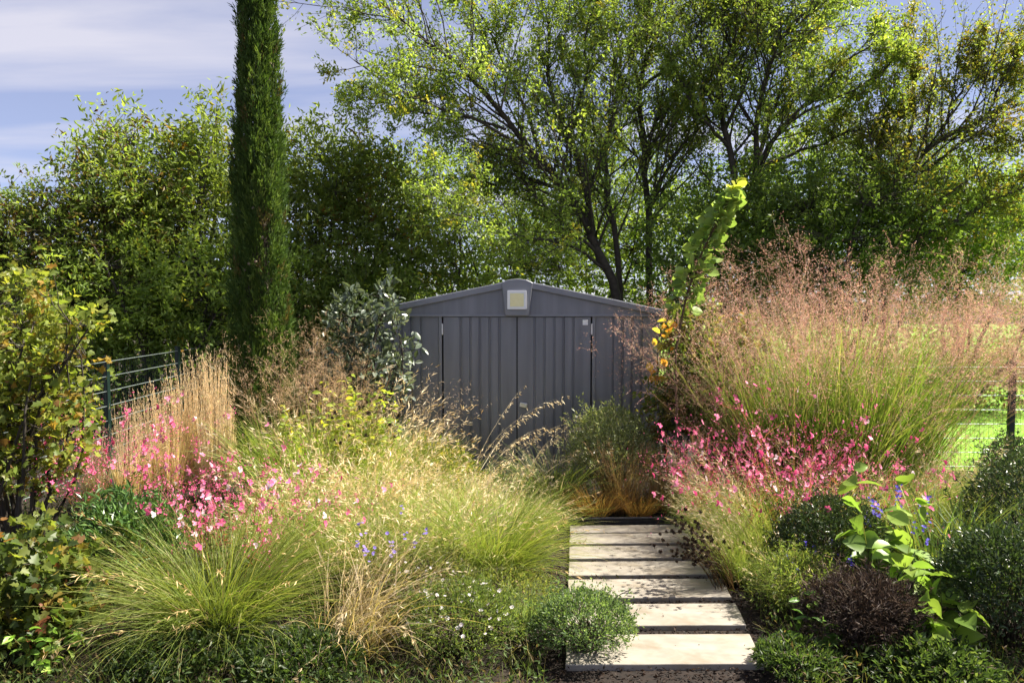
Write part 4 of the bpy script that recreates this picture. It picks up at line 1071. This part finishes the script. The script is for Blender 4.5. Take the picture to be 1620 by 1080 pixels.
dome('clipped_dome', 'dark shrub at the right edge above the strappy iris leaves', 1650, 5.25, .50, .86, 9000, .036, .32, DKG, 404, M_GLOSS, group='dark clipped domes')
dome('clipped_dome', 'small round shrub at the right edge below the lawn fence post', 1600, 7.2, .27, .60, 3500, .03, .35, DKG, 405, M_GLOSS, group='dark clipped domes')
dome('brown_shrub', 'brown dried out twiggy shrub right of the nearest path slab', 1370, 4.0, .30, .40, 5500, .045, .07, [(3, (.035, .024, .02)), (2, (.06, .042, .034)), (1, (.13, .10, .085))], 406, M_DRY, stems=420, lump=.5, shoots=140)
dome('yellow_shrub', 'small yellow-green shrub left of the shed door foot', 690, 6.55, .34, .62, 3500, .04, .34, [(3, (.14, .17, .03)), (2, (.26, .23, .04)), (1, (.07, .10, .02))], 407, M_LEAF)
dome('glossy_shrub', 'dark glossy green shrub below the left pink gaura', 205, 4.95, .36, .55, 3200, .065, .30, [(3, (.06, .12, .03)), (2, (.09, .16, .04)), (1, (.04, .08, .02))], 408, M_GLOSS)
dome('blue_shrub', 'low blue-green shrub spilling over the corner of the nearest slab', 925, 3.98, .27, .32, 6500, .022, .42, [(3, (.12, .18, .07)), (2, (.08, .13, .05)), (1, (.19, .25, .11))], 409, M_LEAF, lump=.5)
dome('low_cover', 'low olive green mound between dry grass and the nearest slab', 790, 4.45, .32, .26, 5000, .024, .3, [(3, (.13, .16, .04)), (2, (.20, .20, .06)), (1, (.08, .11, .03))], 410, M_LEAF)
dome('low_cover', 'fine leaved green mound below the light green broad leaves', 1265, 4.5, .30, .36, 5000, .03, .22, [(3, (.12, .17, .04)), (2, (.18, .20, .06)), (1, (.07, .10, .03))], 411, M_LEAF)

DLC = [(3, (.04, .07, .02)), (2, (.065, .105, .03)), (1, (.11, .15, .045))]  # dark leaves; on the bottom right covers this colour also paints in shade
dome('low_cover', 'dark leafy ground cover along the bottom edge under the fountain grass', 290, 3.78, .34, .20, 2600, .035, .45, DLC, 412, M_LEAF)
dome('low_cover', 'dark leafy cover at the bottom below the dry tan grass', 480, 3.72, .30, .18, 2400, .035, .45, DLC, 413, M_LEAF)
dome('low_cover', 'tangled cover with leaves darkened for shade at the bottom right of the nearest slab', 1262, 3.75, .20, .13, 1500, .035, .30, DLC, 414, M_LEAF)
dome('low_cover', 'leafy cover with leaves darkened for shade at the bottom between the broad leaves and corner dome', 1480, 3.62, .26, .20, 2200, .04, .40, DLC, 415, M_LEAF)
def small_flowers(label, name, px, Y, rx, h, nleaf, nfl, fmesh, fs_, seed, pal, cat='flower', top=.75):
    o = dome(name, label, px, Y, rx, h, nleaf, .028, .25, pal, seed, M_LEAF, cat=cat)
    rng = np.random.default_rng(seed + 1)
    for i in range(nfl):
        a = rng.uniform(0, 2 * PI); q = math.sqrt(rng.uniform()) * rx * .95
        z = h * (top + .3 * rng.uniform()) * math.sqrt(max(.1, 1 - (q / rx) ** 2 * .8))
        f = part('flower', fmesh, o); f.location = (q * math.cos(a), q * math.sin(a), z)
        f.rotation_euler = (rng.uniform(.0, .9), rng.uniform(-.4, .4), rng.uniform(-1, 1)); k_ = fs_ * rng.uniform(.7, 1.2); f.scale = (k_,) * 3
    return o
DAISY = flower_mesh('flower', (.78, .74, .80), (.55, .38, .06), pet=9, L=.5, Wd=.2)
LILAC = flower_mesh('flower', (.26, .20, .52), (.3, .2, .5), pet=9, L=.5, Wd=.3)
BLUE = flower_mesh('flower', (.12, .09, .55), (.2, .1, .5), pet=5, L=.5, Wd=.4)
small_flowers('mound of small white daisies at the bottom left of the path', 'daisy_plant', 725, 4.0, .34, .36, 6500, 60, DAISY, .024, 420, [(3, (.11, .16, .04)), (2, (.17, .20, .06)), (1, (.07, .10, .03))])
small_flowers('thin scatter of white daisies behind the main daisy mound', 'daisy_plant', 690, 4.4, .28, .40, 3000, 22, DAISY, .022, 422, [(3, (.13, .17, .04)), (2, (.22, .22, .07))])
def stemmed(label, name, px, Y, nst, H, spread, leafn, leaf, pal, seed, heads=None, headn=1, hscale=.03, cat='flower', tmpl=T_OVAL, mat=M_LEAF, stemc=(.12, .13, .04), group=None, nice=0, hlow=.9, droop=(0, .4), azr=None, tm=(.1, .95), headname='flower', up=.55):
    rng = np.random.default_rng(seed)
    o = thing(name, label, cat, (X(px, Y), Y, 0), group=group)
    mb = MB(); n = nst
    a = U(rng, 0, 2 * PI, n); rr = .10 * np.sqrt(U(rng, 0, 1, n)); base = np.stack([rr * np.cos(a), rr * np.sin(a), 0 * a], -1)
    p, tg = blades(mb, rng, base, a if azr is None else U(rng, *azr, n), U(rng, .0, spread, n), U(rng, H * .75, H * 1.15, n), .006 * np.ones(n), U(rng, *droop, n), pick(rng, [(1, stemc)], n), pick(rng, [(1, stemc)], n), 7)
    part('stems', mb.mesh('stems', M_GRASS), o, 'stuff')
    if leafn:
        t = U(rng, *tm, (n, leafn)); q = at_t(p, t).reshape(-1, 3)
        d = rng.normal(size=q.shape) * np.array([1, 1, .25]) + np.array([0, 0, .1]); d = norm(d)
        L = leaf[0] * U(rng, .65, 1.2, len(q)) * (1.15 - .45 * t.ravel())
        if nice:
            pk = rng.permutation(len(q))[:nice]
            leaf_objects(o, rng, q[pk], d[pk], L[pk], L[pk] * leaf[1], pal, tmpl, mat, up)
            rest = np.setdiff1d(np.arange(len(q)), pk); q, d, L = q[rest], d[rest], L[rest]
        if len(q):
            mb = MB(); leaves(mb, rng, q, d, L, L * leaf[1], pick(rng, pal, len(q)), tmpl, up)
            part('foliage', mb.mesh('foliage', mat), o, 'stuff')
    if heads is not None:
        for i in range(n):
            for k in range(headn):
                tt = 1.0 if k == 0 else rng.uniform(hlow, 1)
                c_ = at_t(p[i:i + 1], np.array([[tt]]))[0, 0]
                f = part(headname, heads, o); f.location = c_ + (rng.normal(0, .01, 3) if k else 0); f.rotation_euler = (rng.uniform(0, 1.0), rng.uniform(-.4, .4), rng.uniform(-1, 1)); k_ = hscale * rng.uniform(.75, 1.2); f.scale = (k_,) * 3
    return o
YGL = [(3, (.26, .33, .05)), (2, (.36, .38, .06)), (1, (.16, .23, .04)), (.6, (.50, .40, .06))]
stemmed('yellow-green leafy perennial in front of the grey leaved shrub', 'leafy_perennial', 560, 6.5, 46, 1.2, .38, 22, (.085, .5), YGL, 430, cat='plant')
stemmed('lime leaved perennial just right of the cypress foot', 'leafy_perennial', 490, 6.35, 30, .95, .35, 18, (.08, .5), YGL, 431, cat='plant')
seedm = MB()
rg = np.random.default_rng(9); leaves(seedm, rg, rg.normal(0, .12, (60, 3)), rg.normal(size=(60, 3)), .5, .22, pick(rg, [(1, (.022, .014, .01)), (1, (.04, .024, .016))], 60), T_DIAMOND, .2)
SEED = seedm.mesh('seed_head', M_DRY)
stemmed('dark brown rudbeckia seed heads on upright stems amid yellow foliage', 'rudbeckia_plant', 585, 6.05, 16, 1.05, .22, 6, (.05, .4), YGL, 432, heads=SEED, headn=1, hscale=.034, headname='seed_head', cat='plant', stemc=(.10, .08, .03))
stemmed('dark seed head stems lying over the fourth path slab from the right', 'coneflower_plant', 1150, 4.85, 64, .50, .5, 0, None, None, 433, heads=SEED, headn=2, hscale=.024, headname='seed_head', cat='plant', stemc=(.05, .03, .02), droop=(1.0, 1.35), azr=(2.6, 3.7), hlow=.6)
stemmed('purple verbena stems among the dry grass left of the daisies', 'verbena_plant', 612, 4.4, 14, .55, .45, 6, (.05, .3), [(1, (.10, .16, .04))], 434, heads=LILAC, headn=3, hscale=.022)
stemmed('blue salvia spikes behind the light green broad leaves', 'salvia_plant', 1425, 4.75, 14, .62, .35, 10, (.05, .3), [(1, (.08, .14, .04))], 435, heads=BLUE, headn=6, hscale=.020, hlow=.82)
stemmed('low blue salvia in front of the dark clipped dome', 'salvia_plant', 1300, 4.6, 9, .40, .4, 10, (.04, .3), [(1, (.10, .16, .05))], 436, heads=BLUE, headn=6, hscale=.018, hlow=.82)
BLG = [(3, (.17, .27, .045)), (2, (.22, .31, .055)), (1, (.12, .20, .035))]
stemmed('light green broad leaved plant right of the dark clipped dome', 'broadleaf_plant', 1405, 4.4, 7, .78, .45, 6, (.19, .68), BLG, 440, nice=42, tmpl=T_BIG, mat=M_BROAD, cat='plant', group='broad leaved green plants', tm=(.35, 1))
stemmed('broad leaved yellow-green plant beside the brown twiggy shrub', 'broadleaf_plant', 1500, 3.85, 4, .42, .30, 10, (.20, .6), BLG, 441, nice=40, tmpl=T_BIG, mat=M_BROAD, cat='plant', group='broad leaved green plants')
stemmed('young pointed leaved green plant left of the brown twiggy shrub', 'broadleaf_plant', 1283, 4.0, 3, .34, .25, 9, (.12, .36), [(3, (.12, .24, .04)), (1, (.17, .28, .05))], 442, nice=27, tmpl=T_BIG, mat=M_BROAD, cat='plant', group='broad leaved green plants')
stemmed('broad yellow-green leaves at the right above the corner dome', 'broadleaf_plant', 1445, 4.15, 4, .50, .45, 6, (.18, .66), BLG, 443, nice=24, tmpl=T_BIG, mat=M_BROAD, cat='plant', group='broad leaved green plants', tm=(.4, 1))
stemmed('young bright green shoot at the bottom left corner', 'broadleaf_plant', 78, 3.75, 6, .34, .45, 11, (.065, .55), [(3, (.20, .34, .06)), (1, (.28, .38, .08))], 444, nice=60, tmpl=T_BIG, mat=M_BROAD, cat='plant', group='broad leaved green plants')
iris_ = clump(450, n=170, L=(.5, .85), wd=.014, lean=(.0, .55), droop=(.1, 1.1), r=.16, c0=[(1, (.05, .09, .02))], c1=[(2, (.10, .16, .04)), (1, (.30, .32, .08))], nseg=7)
put(iris_, 'iris_plant', 'strappy dark green iris leaves between the broad leaves and right dome', 'plant', 1490, 4.85, 0, 1.0, 'strappy iris plants')
put(iris_, 'iris_plant', 'strappy leaves in shade behind the lower right corner dome', 'plant', 1570, 4.6, 2, .85, 'strappy iris plants')

# --- grey leaved shrub, left bushes, spire plant
GREY = [(3, (.085, .11, .075)), (2, (.13, .16, .12)), (2, (.05, .07, .04)), (.5, (.28, .31, .27))]
x_ = X(590, 7.35)
bush('grey_leaf_shrub', 'grey-green leaved shrub overlapping the left end of the shed', 'shrub', x_, 7.35,
     [E(600, 500, 7.35, .17, .22, .20), E(555, 500, 7.4, .17, .22, .18), E(590, 580, 7.35, .30, .3, .30), E(618, 470, 7.3, .09, .1, .12), E(545, 560, 7.4, .2, .2, .25), E(635, 550, 7.2, .12, .12, .08)], 190, 9, (.075, .52), GREY, 460, .018, M_GLOSS, twig=.14, tmpl=T_OVAL, crown='foliage', trunk='stems', nice=150)
LOB = [(3, (.19, .235, .045)), (2, (.27, .28, .05)), (2, (.12, .165, .03)), (.5, (.34, .21, .05)), (.3, (.18, .10, .04))]
bush('lobed_leaf_shrub', 'tall shrub with yellowing lobed leaves at the left edge', 'shrub', X(20, 5.2), 5.25,
     [E(30, 540, 5.2, .36, .35, .36), E(85, 590, 5.1, .18, .25, .26), E(0, 480, 5.3, .25, .3, .22), E(60, 690, 5.2, .34, .35, .34), E(-30, 640, 5.2, .4, .4, .5), E(122, 515, 5.1, .12, .12, .07)], 470, 11, (.046, .92), LOB, 461, .02, M_LEAF, twig=.16, tmpl=T_LOBED, crown='foliage', trunk='stems', nice=260, brsh=1)
LOB2 = [(3, (.09, .13, .03)), (2, (.15, .18, .035)), (1.5, (.05, .08, .02)), (.7, (.30, .22, .05)), (.4, (.24, .09, .04))]
bush('lobed_leaf_shrub', 'low lobed leaf bush with shaded red tinged leaves at lower left', 'shrub', X(30, 4.0), 4.0,
     [E(30, 900, 4.05, .24, .25, .16), E(100, 930, 4.0, .16, .2, .14), E(-30, 980, 3.9, .25, .25, .25), E(90, 1020, 3.95, .18, .2, .18)], 420, 8, (.05, .95), LOB2, 462, .012, M_LEAF, twig=.12, tmpl=T_LOBED, crown='foliage', trunk='stems', nice=200)

def spire():
    rng = np.random.default_rng(470); Y = 6.7
    o = thing('spire_shrub', 'leaning spire of round bright green leaves beside the shed', 'shrub', (X(1075, Y), Y, 0))
    b = np.array([X(1075, Y), Y, 0.0])
    ax = np.array([W(1078, 700, Y), W(1068, 560, Y), W(1085, 470, Y), W(1110, 400, Y - .05), W(1140, 340, Y - .1), W(1168, 292, Y - .1)]) - b
    ax[0] = (0, 0, 0)
    tt = np.linspace(0, 1, 6); t2 = np.linspace(0, 1, 20)
    Q = np.stack([np.interp(t2, tt, ax[:, k]) for k in range(3)], -1)
    mb = MB(); tubes(mb, Q[None], np.linspace(.013, .004, 20)[None], np.array([[.10, .06, .04]]), 6)
    n = 240; t = rng.uniform(.34, 1.0, n); t = np.sort(t)
    q = at_t(Q[None], t[None])[0]
    a = rng.uniform(0, 2 * PI, n); side = np.stack([np.cos(a), np.sin(a) * .9, rng.uniform(-.1, .5, n)], -1)
    r_ = np.interp(t, [.4, .55, .8, 1.0], [.13, .115, .085, .02]) * rng.uniform(.4, 1.1, n)
    pos = q + norm(side) * r_[:, None]
    P = np.stack([q, (q + pos) / 2 + np.array([0, 0, .01]), pos], 1)
    tubes(mb, P, np.full((n, 3), .002), np.array([.14, .10, .04]) * np.ones((n, 1)), 3)
    part('stem', mb.mesh('stem', M_BARK), o)
    L = .094 * rng.uniform(.75, 1.2, n) * np.interp(t, [.4, .9, 1], [.9, 1, .8])
    pal = [(3, (.25, .36, .08)), (2, (.32, .41, .10)), (1, (.16, .26, .06))]
    lo = t < .95
    leaf_objects(o, rng, pos[lo], side[lo] + np.array([0, 0, -.15]), L[lo], L[lo] * .95, pal, T_ROUND, M_BROAD, .35)
    leaf_objects(o, rng, pos[~lo], side[~lo] + np.array([0, 0, .5]), L[~lo], L[~lo] * .95, [(1, (.42, .42, .06)), (1, (.34, .40, .06))], T_ROUND, M_LEAF, .35)
spire()
bush('autumn_climber', 'tangled climber with orange tinted leaves at the right corner of the shed', 'shrub', X(1080, 7.05), 7.05,
     [E(1095, 520, 7.1, .22, .2, .25), E(1110, 610, 7.0, .34, .25, .36), E(1060, 650, 7.0, .20, .2, .25), E(1160, 560, 7.15, .24, .2, .3)], 420, 10, (.05, .7), [(3, (.10, .15, .03)), (2, (.16, .20, .04)), (1.4, (.30, .24, .07)), (1, (.22, .14, .06))], 471, .012, M_LEAF, twig=.13, tmpl=T_OVAL, crown='foliage', trunk='stems')
o = bush('autumn_twig', 'thin twig with a string of orange round leaves against the shed wall', 'shrub', X(1050, 6.95), 6.95,
     [E(1046, 545, 6.95, .06, .06, .16), E(1040, 595, 6.95, .06, .06, .12), E(1050, 510, 6.95, .05, .05, .10)], 20, 2, (.06, .95), [(3, (.55, .24, .04)), (2, (.55, .36, .06)), (1, (.40, .36, .06))], 472, .007, M_LEAF, twig=.06, tmpl=T_ROUND, crown='foliage', trunk='stems', nice=39, stems=1)
rd2 = clump(473, n=200, L=(.8, 1.2), wd=.005, lean=(.0, .2), droop=(.0, .3), r=.14, c0=TAN, c1=STRAW, culms=120, cL=(1.1, 1.5), clean=(.0, .14), cdroop=(0, .2), cpal=TAN, head='plume', hpal=TAN, hn=16)
put(rd2, 'reed_grass_clump', 'straw reed grass half hidden behind the autumn climber', 'grass', 1190, 7.35, 0, .9)
put(rd2, 'reed_grass_clump', 'thin tan reed stems left of the climber by the shed corner', 'grass', 1120, 7.3, 1, .85)

# ================================================================== GROUND COVER AND LAWN GRASS
def undergrowth():
    rng = np.random.default_rng(510); mb = MB(); n = 5200
    x = rng.uniform(-9, 9, n); y = 11.0 + rng.uniform(0, 3.0, n) - np.where(x < -3, rng.uniform(0, 1.4, n), 0); z = rng.uniform(0, 1, n) ** 1.3 * (1.15 - .5 * (x > 3.5))
    k = 6
    p = (np.stack([x, y, z], -1)[:, None] + rng.normal(0, .10, (n, k, 3))).reshape(-1, 3); p = p[(p[:, 2] > 0) & ~((np.abs(p[:, 0] - SX) < 1.6) & (p[:, 1] < 11.4)) & ~((p[:, 0] > 3.4) & (p[:, 1] < 12.2))]
    leaves(mb, rng, p, rng.normal(size=p.shape) + np.array([0, 0, .3]), rng.uniform(.05, .11, len(p)), .045, pick(rng, [(3, G4), (2, G1), (.6, BRN)], len(p), .25), T_DIAMOND, .4)
    o = struct('undergrowth', mb.mesh('undergrowth', M_LEAF), 'stuff'); o['label'] = 'shaded leafy undergrowth below the hedge'
undergrowth()
def ground_cover():
    rng = np.random.default_rng(500); mb = MB()
    n = 20000
    y = 3.3 + (8.3 - 3.3) * rng.uniform(0, 1, n) ** 1.2; x = rng.uniform(-1, 1, n) * (.85 * y)
    px_ = .278 + (y - 3.83) * .0856
    ok = ~((x > px_ - .10) & (x < px_ + 1.12) & (y < 6.35)) & ~((np.abs(x - SX) < 1.6) & (y > 7.9))
    x, y = x[ok], y[ok]; n = len(x)
    base = np.stack([x, y, np.full(n, -.02)], -1)
    blades(mb, rng, base, rng.uniform(0, 2 * PI, n), rng.uniform(0, .9, n), rng.uniform(.06, .24, n), rng.uniform(.003, .006, n), rng.uniform(.2, 1.2, n),
           pick(rng, [(1, (.06, .09, .02)), (1, (.10, .10, .03))], n), pick(rng, [(2, (.10, .14, .03)), (1, (.26, .22, .09))], n), 4)
    k = 26000
    y = 3.3 + 5 * rng.uniform(0, 1, k) ** 1.2; x = rng.uniform(-1, 1, k) * .85 * y
    px_ = .278 + (y - 3.83) * .0856
    ok = ~((x > px_ - .10) & (x < px_ + 1.12) & (y < 6.35)) & ~((np.abs(x - SX) < 1.6) & (y > 7.9))
    p = np.stack([x, y, rng.uniform(0, .16, k)], -1)[ok]
    leaves(mb, rng, p, rng.normal(size=p.shape) + np.array([0, 0, .4]), rng.uniform(.02, .05, len(p)), .014, pick(rng, [(3, (.05, .085, .022)), (2, (.08, .12, .03)), (1, (.14, .10, .05))], len(p)), T_DIAMOND, .4)
    o = struct('ground_cover', mb.mesh('ground_cover', M_GRASS), 'stuff'); o['label'] = 'low grass and leaves covering the soil of the beds'
    mb = MB(); n = 28000
    y = 8.35 + 14 * rng.uniform(0, 1, n) ** 1.3; x = 3.4 + rng.uniform(0, 1, n) * (y * .78 - 2.2)
    base = np.stack([x, y, np.full(n, -.015)], -1)
    blades(mb, rng, base, rng.uniform(0, 2 * PI, n), rng.uniform(0, .7, n), rng.uniform(.04, .10, n), rng.uniform(.005, .010, n), rng.uniform(.2, .9, n),
           pick(rng, [(1, (.14, .29, .025)), (1, (.18, .33, .03))], n), pick(rng, [(2, (.24, .43, .04)), (1, (.32, .46, .05))], n), 3)
    o = struct('lawn_grass', mb.mesh('lawn_grass', M_GRASS), 'stuff'); o['label'] = 'bright short lawn grass beyond the right fence'
ground_cover()
